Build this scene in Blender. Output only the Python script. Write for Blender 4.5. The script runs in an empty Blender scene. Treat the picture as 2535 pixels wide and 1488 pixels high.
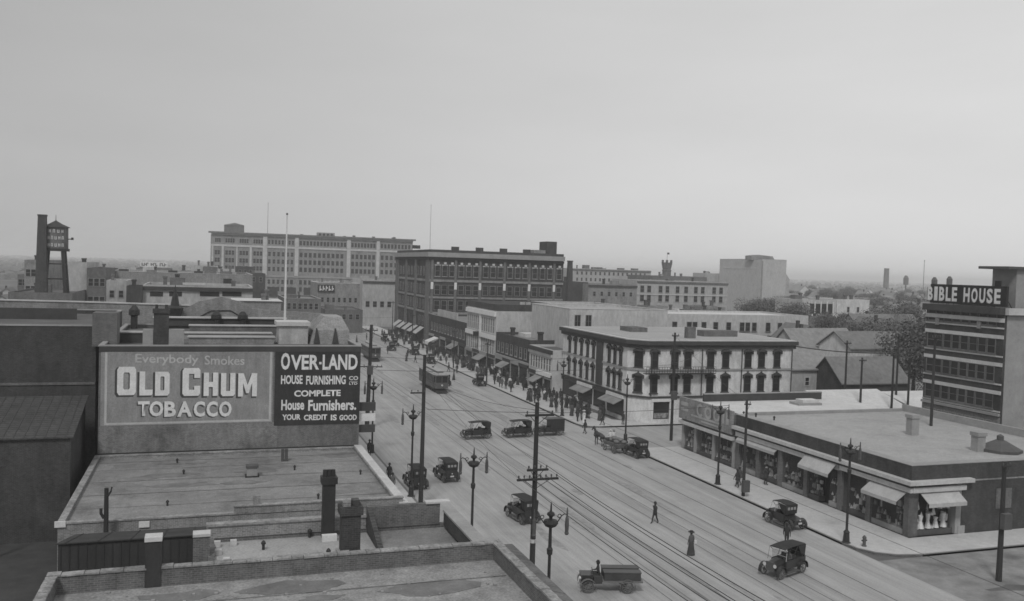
import bpy, bmesh, math, random
from mathutils import Vector, Matrix
R_ = math.radians
random.seed(7)
SC = bpy.context.scene
COL = SC.collection

# ------------------------------------------------------------------ camera
F_PX, CX, CY, CAM_H = 2200.0, 1267.5, 744.0, 21.0
ROLL, PITCH, YAW = R_(1.8), math.atan(80 / F_PX), math.atan((1267.5 - 510) / F_PX)
fw = Vector((math.sin(YAW) * math.cos(PITCH), math.cos(YAW) * math.cos(PITCH), -math.sin(PITCH)))
r0 = Vector((math.cos(YAW), -math.sin(YAW), 0)); u0 = r0.cross(fw)
rt = r0 * math.cos(ROLL) + u0 * math.sin(ROLL)
up = -r0 * math.sin(ROLL) + u0 * math.cos(ROLL)
CAM = Vector((0, 0, CAM_H))
cd = bpy.data.cameras.new('camera'); cam = bpy.data.objects.new('camera', cd); COL.objects.link(cam)
cd.sensor_width = 36.0; cd.lens = 36.0 * F_PX / 2535.0; cd.clip_start = 0.5; cd.clip_end = 20000
cam.matrix_world = Matrix(((rt.x, up.x, -fw.x, 0), (rt.y, up.y, -fw.y, 0), (rt.z, up.z, -fw.z, CAM_H), (0, 0, 0, 1)))
SC.camera = cam

# ------------------------------------------------------------------ light: overcast sky, weak wide sun
SUN_EL, SUN_AZ = R_(50), R_(-150)          # azimuth measured from +Y towards +X
w = bpy.data.worlds.new('World'); SC.world = w; w.use_nodes = True
nt = w.node_tree; nt.nodes.clear()
def nn(t, **k):
    n = nt.nodes.new(t)
    for a, b in k.items(): setattr(n, a, b)
    return n
sky = nn('ShaderNodeTexSky', sky_type='NISHITA', sun_disc=False)
sky.sun_elevation = SUN_EL; sky.sun_rotation = SUN_AZ; sky.air_density = 1.0; sky.dust_density = 1.5; sky.ozone_density = 1.0
bw = nn('ShaderNodeRGBToBW'); nt.links.new(sky.outputs[0], bw.inputs[0])
pw = nn('ShaderNodeMath', operation='POWER'); pw.inputs[1].default_value = 0.06; nt.links.new(bw.outputs[0], pw.inputs[0])
tc = nn('ShaderNodeTexCoord'); mp = nn('ShaderNodeMapping'); mp.inputs['Scale'].default_value = (1.2, 1.2, 5.0)
nt.links.new(tc.outputs['Generated'], mp.inputs[0])
nz = nn('ShaderNodeTexNoise'); nz.inputs['Scale'].default_value = 1.6; nz.inputs['Detail'].default_value = 5; nt.links.new(mp.outputs[0], nz.inputs[0])
mr = nn('ShaderNodeMapRange'); mr.inputs[1].default_value = 0.3; mr.inputs[2].default_value = 0.7; mr.inputs[3].default_value = 0.95; mr.inputs[4].default_value = 1.05
nt.links.new(nz.outputs[0], mr.inputs[0])
ml = nn('ShaderNodeMath', operation='MULTIPLY'); nt.links.new(pw.outputs[0], ml.inputs[0]); nt.links.new(mr.outputs[0], ml.inputs[1])
bg = nn('ShaderNodeBackground'); bg.inputs[1].default_value = SKY_STRENGTH = 0.15
sc_ = nn('ShaderNodeMath', operation='MULTIPLY'); sc_.inputs[1].default_value = SKY_GAIN = 4.05
sx_ = nn('ShaderNodeSeparateXYZ'); nt.links.new(tc.outputs['Generated'], sx_.inputs[0])
gx = nn('ShaderNodeMapRange'); gx.inputs[1].default_value = -0.3; gx.inputs[2].default_value = 0.85; gx.inputs[3].default_value = 0.63; gx.inputs[4].default_value = 1.14
nt.links.new(sx_.outputs[0], gx.inputs[0]); mg = nn('ShaderNodeMath', operation='MULTIPLY'); nt.links.new(ml.outputs[0], mg.inputs[0]); nt.links.new(gx.outputs[0], mg.inputs[1])
nt.links.new(mg.outputs[0], sc_.inputs[0]); nt.links.new(sc_.outputs[0], bg.inputs[0])
wo = nn('ShaderNodeOutputWorld'); nt.links.new(bg.outputs[0], wo.inputs[0])
sd = bpy.data.lights.new('sun', 'SUN'); so = bpy.data.objects.new('sun', sd); COL.objects.link(so)
sd.energy = 1.5; sd.angle = R_(10); sd.color = (1.0, 0.995, 0.985)
sdir = Vector((math.sin(SUN_AZ) * math.cos(SUN_EL), math.cos(SUN_AZ) * math.cos(SUN_EL), math.sin(SUN_EL)))
so.rotation_euler = sdir.to_track_quat('Z', 'Y').to_euler(); so.location = (0, 0, 80)
SC.view_settings.view_transform = 'Standard'; SC.view_settings.look = 'None'
SC.view_settings.exposure = 0.0; SC.view_settings.gamma = 1.0
SC.render.engine = 'CYCLES'
SC.cycles.filter_width = 1.6
SC.cycles.max_bounces = 6; SC.cycles.diffuse_bounces = 3; SC.cycles.glossy_bounces = 2; SC.cycles.transparent_max_bounces = 8; SC.cycles.volume_bounces = 1

# ------------------------------------------------------------------ survey helpers: image bearing -> place in the street plan
S_ = 1.006
def ray(u, v):
    return fw + rt * ((u * S_ - CX) / F_PX) - up * ((v * S_ - CY) / F_PX)
def az(u, v, z=0.0):
    d = ray(u, v); return CAM + d * ((z - CAM_H) / d.z)
def ay(u, v, Y):
    d = ray(u, v); return CAM + d * (Y / d.y)
def ax(u, v, X):
    d = ray(u, v); return CAM + d * (X / d.x)
def crop(o, k=3.933):
    return lambda x, y: ((o[0] + x / k) / S_, (o[1] + y / k) / S_)

# ------------------------------------------------------------------ materials (all neutral greys: the print has no colour)
def mat(name, v, var=0.18, scale=0.6, rough=0.85, stretch=(1, 1, 1), fine=0.10, spec=0.25, alpha=1.0, blot=0.0, grain=0.12):
    m = bpy.data.materials.new(name); m.use_nodes = True; t = m.node_tree; N = t.nodes; L = t.links
    b = N['Principled BSDF']; b.inputs['Roughness'].default_value = rough
    b.inputs['Specular IOR Level'].default_value = spec; b.inputs['Alpha'].default_value = alpha
    g = N.new('ShaderNodeNewGeometry'); mp = N.new('ShaderNodeMapping'); mp.inputs['Scale'].default_value = stretch
    L.new(g.outputs['Position'], mp.inputs[0])
    n1 = N.new('ShaderNodeTexNoise'); n1.inputs['Scale'].default_value = scale; n1.inputs['Detail'].default_value = 6; n1.inputs['Roughness'].default_value = 0.6
    n2 = N.new('ShaderNodeTexNoise'); n2.inputs['Scale'].default_value = 9.0; n2.inputs['Detail'].default_value = 3
    L.new(mp.outputs[0], n1.inputs[0]); L.new(g.outputs['Position'], n2.inputs[0])
    a = N.new('ShaderNodeMapRange'); a.inputs[1].default_value = 0.25; a.inputs[2].default_value = 0.75; a.inputs[3].default_value = v * (1 - var); a.inputs[4].default_value = v * (1 + var)
    c = N.new('ShaderNodeMapRange'); c.inputs[1].default_value = 0.25; c.inputs[2].default_value = 0.75; c.inputs[3].default_value = 1 - fine; c.inputs[4].default_value = 1 + fine
    L.new(n1.outputs[0], a.inputs[0]); L.new(n2.outputs[0], c.inputs[0])
    x = N.new('ShaderNodeMath'); x.operation = 'MULTIPLY'; L.new(a.outputs[0], x.inputs[0]); L.new(c.outputs[0], x.inputs[1])
    n4 = N.new('ShaderNodeTexNoise'); n4.inputs['Scale'].default_value = 1.7; n4.inputs['Detail'].default_value = 4; n4.inputs['Roughness'].default_value = 0.75; L.new(mp.outputs[0], n4.inputs[0])
    e = N.new('ShaderNodeMapRange'); e.inputs[1].default_value = 0.25; e.inputs[2].default_value = 0.75; e.inputs[3].default_value = 1 - grain; e.inputs[4].default_value = 1 + grain; L.new(n4.outputs[0], e.inputs[0])
    x4 = N.new('ShaderNodeMath'); x4.operation = 'MULTIPLY'; L.new(x.outputs[0], x4.inputs[0]); L.new(e.outputs[0], x4.inputs[1]); x = x4
    out = x
    if blot:
        n3 = N.new('ShaderNodeTexNoise'); n3.inputs['Scale'].default_value = 0.22; n3.inputs['Detail'].default_value = 7; n3.inputs['Roughness'].default_value = 0.7
        mp3 = N.new('ShaderNodeMapping'); mp3.inputs['Location'].default_value = (13, 5, 2); L.new(g.outputs['Position'], mp3.inputs[0]); L.new(mp3.outputs[0], n3.inputs[0])
        d = N.new('ShaderNodeMapRange'); d.inputs[1].default_value = 0.52; d.inputs[2].default_value = 0.68; d.inputs[3].default_value = 1.0; d.inputs[4].default_value = 1 - blot
        L.new(n3.outputs[0], d.inputs[0]); y = N.new('ShaderNodeMath'); y.operation = 'MULTIPLY'; L.new(x.outputs[0], y.inputs[0]); L.new(d.outputs[0], y.inputs[1]); out = y
    L.new(out.outputs[0], b.inputs['Base Color'])
    return m

def wallmat(name, v, var=0.15, blot=0.25, brick=False):
    m = mat(name, v, var, 0.35, 0.9, (1, 1, 0.35), 0.15, 0.15, blot=blot, grain=0.24)
    if brick:                                   # courses of brick, run along whichever way the wall faces
        t = m.node_tree; N = t.nodes; L = t.links; b = N['Principled BSDF']; src = b.inputs['Base Color'].links[0].from_socket
        g = N.new('ShaderNodeNewGeometry'); s = N.new('ShaderNodeSeparateXYZ'); L.new(g.outputs['Position'], s.inputs[0])
        a = N.new('ShaderNodeMath'); L.new(s.outputs[0], a.inputs[0]); L.new(s.outputs[1], a.inputs[1])
        c = N.new('ShaderNodeCombineXYZ'); L.new(a.outputs[0], c.inputs[0]); L.new(s.outputs[2], c.inputs[1])
        k = N.new('ShaderNodeTexBrick'); k.inputs['Scale'].default_value = 1.0; k.inputs['Brick Width'].default_value = 0.24; k.inputs['Row Height'].default_value = 0.085; k.inputs['Mortar Size'].default_value = 0.010
        k.inputs['Color1'].default_value = (.78, .78, .78, 1); k.inputs['Color2'].default_value = (1.12, 1.12, 1.12, 1); k.inputs['Mortar'].default_value = (1.5, 1.5, 1.5, 1); L.new(c.outputs[0], k.inputs[0])
        x = N.new('ShaderNodeMath'); x.operation = 'MULTIPLY'; L.new(src, x.inputs[0]); L.new(k.outputs[0], x.inputs[1]); L.new(x.outputs[0], b.inputs['Base Color'])
    return m

K = {}
K['road'] = mat('road', 0.345, 0.12, 0.5, 0.9, (1.0, 0.05, 1.0), 0.12, 0.2, blot=0.16, grain=0.17)
def streaks(m, amp=.13, sc=(7.0, .035, 1)):     # long wear marks left by wheels along the street
    t = m.node_tree; N = t.nodes; L = t.links; b = N['Principled BSDF']; src = b.inputs['Base Color'].links[0].from_socket
    g = N.new('ShaderNodeNewGeometry'); mp = N.new('ShaderNodeMapping'); mp.inputs['Scale'].default_value = sc; L.new(g.outputs['Position'], mp.inputs[0])
    n = N.new('ShaderNodeTexNoise'); n.inputs['Scale'].default_value = 1.0; n.inputs['Detail'].default_value = 4; n.inputs['Roughness'].default_value = .7; L.new(mp.outputs[0], n.inputs[0])
    r = N.new('ShaderNodeMapRange'); r.inputs[1].default_value = .3; r.inputs[2].default_value = .7; r.inputs[3].default_value = 1 - amp; r.inputs[4].default_value = 1 + amp; L.new(n.outputs[0], r.inputs[0])
    x = N.new('ShaderNodeMath'); x.operation = 'MULTIPLY'; L.new(src, x.inputs[0]); L.new(r.outputs[0], x.inputs[1]); L.new(x.outputs[0], b.inputs['Base Color'])
streaks(K['road'], .085); streaks(K['road'], .08, (1.1, .02, 1)); streaks(K['road'], .07, (.5, .22, 1))
K['walk'] = mat('pavement', 0.47, 0.08, 0.35, 0.9, blot=0.10)
K['kerb'] = mat('kerb', 0.17, 0.15)
K['rail'] = mat('rail', 0.16, 0.3, rough=0.5)
K['dirt'] = mat('dirt', 0.23, 0.35, 0.5, blot=0.35)
K['ground'] = mat('ground', 0.12, 0.5, 0.03, blot=0.3)
K['yard'] = mat('yard', 0.06, 0.35, 0.4)
K['roofpale'] = mat('roof_gravel', 0.35, 0.10, 0.3, 0.95, fine=0.2, blot=0.14, grain=0.14)
K['roofmid'] = mat('roof_felt', 0.225, 0.22, 0.25, 0.95, fine=0.2, blot=0.36, grain=0.22)
K['roofdark'] = mat('roof_tar', 0.12, 0.25, 0.3, 0.95, fine=0.14, blot=0.25)
K['roofnear'] = mat('roof_tar_grit', 0.27, 0.25, 0.8, 0.95, fine=0.3, blot=0.25, grain=0.25)
K['roofwhite'] = mat('roof_metal_pale', 0.55, 0.12, 0.3)
K['shingle'] = mat('shingle', 0.17, 0.25, 1.2, blot=0.2)
K['shingle2'] = mat('shingle_pale', 0.24, 0.2, 1.2, blot=0.2)
K['brickdark'] = wallmat('brick_dark', 0.062, 0.2, .3, True)
K['brickmid'] = wallmat('brick_mid', 0.135, 0.18, .35, True)
K['brickblack'] = wallmat('brick_black', 0.055, 0.2, .3, True)
K['brickgrey'] = wallmat('brick_grey', 0.225, 0.15, 0.35, True)
K['stucco'] = wallmat('stucco', 0.46, 0.08, 0.14)
K['stucco2'] = wallmat('stucco_grey', 0.4, 0.10, 0.2)
K['paint'] = wallmat('paint_pale', 0.6, 0.12, 0.22)
K['white'] = mat('white_paint', 0.66, 0.08)
K['stone'] = mat('stone_trim', 0.5, 0.15)
K['stonemid'] = mat('stone_mid', 0.30, 0.15)
K['wood'] = mat('wood_pole', 0.04, 0.3, 0.8, stretch=(1, 1, 0.15))
K['iron'] = mat('iron', 0.035, 0.2, rough=0.55)
K['ironmid'] = mat('iron_mid', 0.09, 0.2, rough=0.6)
K['glass'] = mat('window_glass', 0.025, 0.4, 0.4, 0.25, spec=0.4)
K['pane'] = mat('shop_glass', 0.08, 0.2, 0.4, 0.15, spec=0.4, alpha=0.18)
K['frame'] = mat('window_frame', 0.28, 0.2)
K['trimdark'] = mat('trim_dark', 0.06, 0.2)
K['canvas'] = mat('canvas', 0.42, 0.15)
K['canvasgrey'] = mat('canvas_grey', 0.24, 0.3)
K['copingrough'] = mat('coping_rough', 0.27, 0.4, 1.2, fine=.3, blot=.4, grain=.35)
K['tarpatch'] = mat('tar_patch', 0.175, 0.3, .6, blot=.2, grain=.2)
K['letterfaint'] = mat('sign_letter_faint', 0.40, 0.2, 1.0, blot=.2)
K['basewall'] = wallmat('wall_base', 0.175, 0.3, 0.6, True)
K['tarred'] = mat('tarred_boards', 0.05, 0.4, 0.5, stretch=(1, 1, .3))
K['canvasdark'] = mat('canvas_dark', 0.035, 0.3)
K['enamel'] = mat('car_enamel', 0.03, 0.2, rough=0.35, spec=0.5)
K['enamelgrey'] = mat('car_enamel_grey', 0.14, 0.2, rough=0.4, spec=0.5)
K['rubber'] = mat('rubber', 0.10, 0.2)
K['spoke'] = mat('spoke_wood', 0.16, 0.2)
K['brass'] = mat('brass', 0.55, 0.1, rough=0.3, spec=0.6)
K['leather'] = mat('leather', 0.06, 0.2)
K['tram'] = mat('tram_paint', 0.10, 0.2, rough=0.5)
K['tramroof'] = mat('tram_roof', 0.35, 0.2)
K['suit'] = mat('suit', 0.045, 0.3)
K['suit2'] = mat('suit_grey', 0.10, 0.3)
K['skirt'] = mat('skirt', 0.06, 0.3)
K['linen'] = mat('linen', 0.6, 0.1)
K['skin'] = mat('skin', 0.36, 0.1)
K['bark'] = mat('bark', 0.07, 0.3)
K['leaf'] = mat('leaf', 0.11, 0.4, 0.8, 0.8, fine=0.25)
K['leaf2'] = mat('leaf_pale', 0.15, 0.4, 0.8, 0.8, fine=0.25)
K['signgrey'] = wallmat('sign_field', 0.26, 0.10, 0.12)
K['signdark'] = wallmat('sign_dark_field', 0.045, 0.12, 0.2)
K['letter'] = mat('sign_letter', 0.68, 0.08, 1.0, blot=0.12)
K['letter2'] = mat('sign_letter_soft', 0.45, 0.08, 1.0, blot=0.15)
K['lshadow'] = mat('sign_letter_shade', 0.06, 0.1)
K['goods'] = mat('goods', 0.22, 0.95, 2.2, fine=0.5)
K['goodsw'] = mat('goods_white', 0.6, 0.3, 1.2)
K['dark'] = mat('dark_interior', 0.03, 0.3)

# ------------------------------------------------------------------ mesh helpers
class MB:
    def __init__(s): s.bm = bmesh.new(); s.m = 0
    def _f(s, vs):
        try:
            f = s.bm.faces.new(vs); f.material_index = s.m; return f
        except ValueError: return None
    def hexa(s, p):
        v = [s.bm.verts.new(q) for q in p]
        for a in ((0, 3, 2, 1), (4, 5, 6, 7), (0, 1, 5, 4), (1, 2, 6, 5), (2, 3, 7, 6), (3, 0, 4, 7)): s._f([v[i] for i in a])
        return s
    def box(s, x0, x1, y0, y1, z0, z1):
        if x1 < x0: x0, x1 = x1, x0
        if y1 < y0: y0, y1 = y1, y0
        return s.hexa(((x0, y0, z0), (x1, y0, z0), (x1, y1, z0), (x0, y1, z0), (x0, y0, z1), (x1, y0, z1), (x1, y1, z1), (x0, y1, z1)))
    def prism(s, pts, z0, z1, cap=True):
        lo = [s.bm.verts.new((p[0], p[1], z0)) for p in pts]; hi = [s.bm.verts.new((p[0], p[1], z1)) for p in pts]; n = len(pts)
        for i in range(n): s._f((lo[i], lo[(i + 1) % n], hi[(i + 1) % n], hi[i]))
        if cap: s._f(hi); s._f(lo[::-1])
        return s
    def xprism(s, prof, x0, x1):
        "profile of (y,z) points carried from x0 to x1"
        a = [s.bm.verts.new((x0, p[0], p[1])) for p in prof]; b = [s.bm.verts.new((x1, p[0], p[1])) for p in prof]; n = len(prof)
        for i in range(n): s._f((a[i], a[(i + 1) % n], b[(i + 1) % n], b[i]))
        s._f(a[::-1]); s._f(b)
        return s
    def yprism(s, prof, y0, y1):
        a = [s.bm.verts.new((p[0], y0, p[1])) for p in prof]; b = [s.bm.verts.new((p[0], y1, p[1])) for p in prof]; n = len(prof)
        for i in range(n): s._f((a[i], a[(i + 1) % n], b[(i + 1) % n], b[i]))
        s._f(a[::-1]); s._f(b)
        return s
    def cyl(s, x, y, z0, z1, ra, rb=None, n=10):
        rb = ra if rb is None else rb
        lo = [s.bm.verts.new((x + ra * math.cos(6.2832 * i / n), y + ra * math.sin(6.2832 * i / n), z0)) for i in range(n)]
        hi = [s.bm.verts.new((x + rb * math.cos(6.2832 * i / n), y + rb * math.sin(6.2832 * i / n), z1)) for i in range(n)]
        for i in range(n): s._f((lo[i], lo[(i + 1) % n], hi[(i + 1) % n], hi[i]))
        s._f(hi); s._f(lo[::-1])
        return s
    def lathe(s, x, y, prof, n=12):
        rings = [[s.bm.verts.new((x + r * math.cos(6.2832 * i / n), y + r * math.sin(6.2832 * i / n), z)) for i in range(n)] for r, z in prof]
        for a, b in zip(rings, rings[1:]):
            for i in range(n): s._f((a[i], a[(i + 1) % n], b[(i + 1) % n], b[i]))
        s._f(rings[-1]); s._f(rings[0][::-1])
        return s
    def tube(s, pts, r, n=6):
        pts = [Vector(p) for p in pts]; rs = r if isinstance(r, (list, tuple)) else [r] * len(pts); rings = []
        for i, p in enumerate(pts):
            d = (pts[min(i + 1, len(pts) - 1)] - pts[max(i - 1, 0)]).normalized()
            a = d.cross(Vector((0, 0, 1)) if abs(d.z) < 0.95 else Vector((1, 0, 0))).normalized(); b = d.cross(a)
            rings.append([s.bm.verts.new(p + (a * math.cos(6.2832 * k / n) + b * math.sin(6.2832 * k / n)) * rs[i]) for k in range(n)])
        for a, b in zip(rings, rings[1:]):
            for i in range(n): s._f((a[i], a[(i + 1) % n], b[(i + 1) % n], b[i]))
        s._f(rings[0][::-1]); s._f(rings[-1])
        return s
    def quad(s, *p):
        s._f([s.bm.verts.new(q) for q in p]); return s
    def ball(s, c, r, n=8, sx=1, sy=1, sz=1):
        M = Matrix.Translation(c) @ Matrix.Diagonal((r * sx, r * sy, r * sz, 1))
        g = bmesh.ops.create_uvsphere(s.bm, u_segments=n, v_segments=max(4, n // 2 + 1), radius=1, matrix=M)
        for v in g['verts']:
            for f in v.link_faces: f.material_index = s.m
        return s
    def mesh(s, name):
        bmesh.ops.recalc_face_normals(s.bm, faces=s.bm.faces)
        me = bpy.data.meshes.new(name); s.bm.to_mesh(me); s.bm.free(); return me
    def build(s, name, m, parent=None, loc=None, rot=None):
        me = s.mesh(name)
        for q in (m if isinstance(m, (list, tuple)) else [m]): me.materials.append(q)
        return link(name, me, parent, loc, rot)

def link(name, me, parent=None, loc=None, rot=None):
    o = bpy.data.objects.new(name, me); COL.objects.link(o)
    if parent is not None: o.parent = parent
    if loc is not None: o.location = loc
    if rot is not None: o.rotation_euler = rot
    return o
def tag(o, label, cat, group=None, kind=None):
    o['label'] = label; o['category'] = cat
    if group: o['group'] = group
    if kind: o['kind'] = kind
    return o
def thing(name, label, cat, loc=(0, 0, 0), rz=0.0, group=None):
    o = bpy.data.objects.new(name, None); COL.objects.link(o); o.location = loc; o.rotation_euler = (0, 0, rz)
    o.empty_display_size = 0.2
    return tag(o, label, cat, group)
def struct(name, mb, m):
    o = mb.build(name, m); o['kind'] = 'structure'; return o
KIDS = {}
def copy_tree(o, parent=None, loc=None, rz=None, label=None):
    c = o.copy(); COL.objects.link(c); c.parent = parent
    if loc is not None: c.location = loc
    if rz is not None: c.rotation_euler = (0, 0, rz)
    if label: c['label'] = label
    for ch in list(o.children): copy_tree(ch, c)
    return c

# ------------------------------------------------------------------ lettering
def text_mesh(body, bold=0.0):
    cu = bpy.data.curves.new('lettering', 'FONT'); cu.body = body; cu.size = 1.0; cu.offset = bold; cu.resolution_u = 3
    o = bpy.data.objects.new('lettering', cu); COL.objects.link(o)
    dg = bpy.context.evaluated_depsgraph_get(); me = bpy.data.meshes.new_from_object(o.evaluated_get(dg))
    bpy.data.objects.remove(o); bpy.data.curves.remove(cu); me.name = 'lettering'; me.materials.clear()
    return me
def place_text(body, m, parent, p0, p1, bold=0.0, slope=0.0, slab=0.004):
    """fit the words into the wall rectangle p0 (lower corner) .. p1 (upper corner), both in the parent's frame; p are 3D"""
    me = text_mesh(body, bold)
    xs = [v.co.x for v in me.vertices]; ys = [v.co.y for v in me.vertices]
    p0, p1 = Vector(p0), Vector(p1); h = Vector((p1.x - p0.x, p1.y - p0.y, 0)); up_ = p1.z - p0.z
    nrm = Vector((h.y, -h.x, 0)).normalized()
    for v in me.vertices:
        a = (v.co.x - min(xs)) / (max(xs) - min(xs)); b = (v.co.y - min(ys)) / (max(ys) - min(ys))
        v.co = p0 + h * a + Vector((0, 0, up_ * b + slope * a)) + nrm * slab
    me.materials.append(m)
    return link('lettering', me, parent)
# ------------------------------------------------------------------ buildings
WCACHE = {}
def win_meshes(w, h, style):
    k = (round(w, 2), round(h, 2), style)
    if k in WCACHE: return WCACHE[k]
    a = MB(); t = 0.09 if w > 0.7 else 0.06
    a.box(-w / 2, -w / 2 + t, -0.09, 0.05, 0, h); a.box(w / 2 - t, w / 2, -0.09, 0.05, 0, h)
    a.box(-w / 2 + t, w / 2 - t, -0.09, 0.05, h - t, h); a.box(-w / 2 + t, w / 2 - t, -0.09, 0.05, 0, t)
    a.box(-w / 2 + t, w / 2 - t, -0.06, 0.05, h * 0.5 - 0.03, h * 0.5 + 0.03)
    if style != 'bare': a.box(-w / 2 - 0.1, w / 2 + 0.1, -0.17, 0.05, -0.14, -0.003)
    if style == 'hood':
        a.m = 1; e = w / 2 + 0.22
        a.yprism(((-e, h - 0.35), (-w / 2 - 0.02, h - 0.35), (-w / 2 - 0.02, h + 0.02), (w / 2 + 0.02, h + 0.02), (w / 2 + 0.02, h - 0.35), (e, h - 0.35), (e, h + 0.12), (w * 0.28, h + 0.34), (0.10, h + 0.44), (0.0, h + 0.62), (-0.10, h + 0.44), (-w * 0.28, h + 0.34), (-e, h + 0.12)), -0.26, 0.0)
    if style == 'lintel':
        a.m = 1; a.box(-w / 2 - 0.12, w / 2 + 0.12, -0.12, 0.0, h + 0.003, h + 0.24)
    if style == 'mull':
        a.box(-0.05, 0.05, -0.07, 0.05, t, h - t)
    b = MB(); b.box(-w / 2 + 0.03, w / 2 - 0.03, -0.03, 0.04, 0.03, h - 0.03)
    WCACHE[k] = (a.mesh('window'), b.mesh('pane'))
    return WCACHE[k]
WM = {}
def win(parent, loc, rz, w, h, style='plain', fm=None, hm=None, pm=None, sub=True):
    fm = fm or K['frame']; hm = hm or K['trimdark']; pm = pm or K['glass']
    k = (round(w, 2), round(h, 2), style, fm.name, hm.name, pm.name)
    if k not in WM:
        a, b = win_meshes(w, h, style); a = a.copy(); b = b.copy()
        a.materials.append(fm); a.materials.append(hm); b.materials.append(pm); WM[k] = (a, b)
    a, b = WM[k]
    o = link('window', a, parent, loc, (0, 0, rz)); link('pane', b, o)
    return o

class Bld:
    def __init__(s, name, label, cat, x0, y0, x1, y1, z, wall, roof=None, par=0.5, coping=None, group=None, zb=0.0, cap=0.10):
        s.x, s.y, s.z, s.L, s.D = x0, y0, z, x1 - x0, y1 - y0
        s.o = thing(name, label, cat, (x0, y0, 0), 0, group); s.n = 0; s.extra = []
        L, D, t = s.L, s.D, 0.3
        m = MB(); m.box(0, L, 0, D, zb - 0.02, z - par)
        if par > 0:
            m.box(0, L, 0, t, z - par, z); m.box(0, L, D - t, D, z - par, z); m.box(0, t, t, D - t, z - par, z); m.box(L - t, L, t, D - t, z - par, z)
        m.build('wall', wall, s.o)
        r = MB(); e = t if par > 0 else -0.25
        r.box(e, L - e, e, D - e, z - par + 0.003, z - par + 0.03); s.roof = r.build('roof', roof or K['roofmid'], s.o)
        if coping:
            c = MB(); p = 0.06; q = t + 0.04
            c.box(-p, L + p, -p, q, z + 0.002, z + cap); c.box(-p, L + p, D - q, D + p, z + 0.002, z + cap)
            c.box(-p, q, q, D - q, z + 0.002, z + cap); c.box(L - q, L + p, q, D - q, z + 0.002, z + cap); c.build('coping', coping, s.o)
    def at(s, f, a, z, off=0.0):
        if f == 'S': return (a - s.x, -off, z), 0.0
        if f == 'W': return (-off, a - s.y, z), -math.pi / 2
        if f == 'E': return (s.L + off, a - s.y, z), math.pi / 2
        return (a - s.x, s.D + off, z), math.pi
    def wins(s, f, cs, zs, w, h, style='plain', fm=None, hm=None, pm=None):
        for z in zs:
            for c in cs:
                loc, rz = s.at(f, c, z); s.n += 1
                if s.n <= 100: win(s.o, loc, rz, w, h, style, fm, hm, pm)
                else: s.extra.append((loc, rz, w, h))
    def finish(s):
        if s.extra:
            m = MB()
            for (x, y, z), rz, w, h in s.extra:
                if abs(rz) < .1: m.box(x - w / 2, x + w / 2, y - 0.05, y + 0.04, z, z + h)
                else: m.box(x - 0.05, x + 0.04, y - w / 2, y + w / 2, z, z + h)
            m.build('small_windows', K['glass'], s.o)['kind'] = 'stuff'
        s.extra = []; return s
    def band(s, name, m, f, z0, z1, proj, a0=None, a1=None):
        b = MB()
        for q in f:
            if q == 'S': b.box((a0 - s.x if a0 is not None else (-proj if 'W' in f else 0)), (a1 - s.x if a1 is not None else s.L), -proj, 0.02, z0, z1)
            if q == 'W': b.box(-proj, -0.003 if 'S' in f else 0.02, (a0 - s.y if a0 is not None else (0.02 if 'S' in f else 0)), (a1 - s.y if a1 is not None else s.D), z0, z1)
        return b.build(name, m, s.o)
    def part(s, name, m, x0, x1, y0, y1, z0, z1):
        return MB().box(x0 - s.x, x1 - s.x, y0 - s.y, y1 - s.y, z0, z1).build(name, m, s.o)
    def chimney(s, x, y, z0, z1, w=0.7, d=None, m=None, pots=0, name='chimney'):
        d = d or w; b = MB(); x -= s.x; y -= s.y
        b.box(x - w / 2, x + w / 2, y - d / 2, y + d / 2, z0, z1 - 0.35); e = 0.09
        b.box(x - w / 2 - e, x + w / 2 + e, y - d / 2 - e, y + d / 2 + e, z1 - 0.35, z1)
        for i in range(pots): b.cyl(x - w / 3 + i * w / max(1, pots - 1) * 0.66, y, z1, z1 + 0.35, 0.13, 0.11, 8)
        return b.build(name, m or K['brickdark'], s.o)
    def vent(s, x, y, z0, r=0.3, h=1.0, m=None):
        return MB().lathe(x - s.x, y - s.y, ((r * .7, z0), (r * .7, z0 + h * .55), (r * 1.15, z0 + h * .6), (r * 1.1, z0 + h * .8), (r * .35, z0 + h)), 10).build('roof_ventilator', m or K['iron'], s.o)

def strip(path, wd, z0, z1, side=1):
    m = MB(); pts = [Vector((p[0], p[1], 0)) for p in path]; off = []
    for i, p in enumerate(pts):
        d = (pts[min(i + 1, len(pts) - 1)] - pts[max(i - 1, 0)]).normalized(); off.append(p + Vector((-d.y, d.x, 0)) * wd * side)
    A = [[m.bm.verts.new((q.x, q.y, z)) for q in (pts[i], off[i]) for z in (z0, z1)] for i in range(len(pts))]
    for a, b in zip(A, A[1:]):
        m._f((a[1], b[1], b[3], a[3])); m._f((a[0], b[0], b[1], a[1])); m._f((a[2], a[3], b[3], b[2]))
    return m

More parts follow.
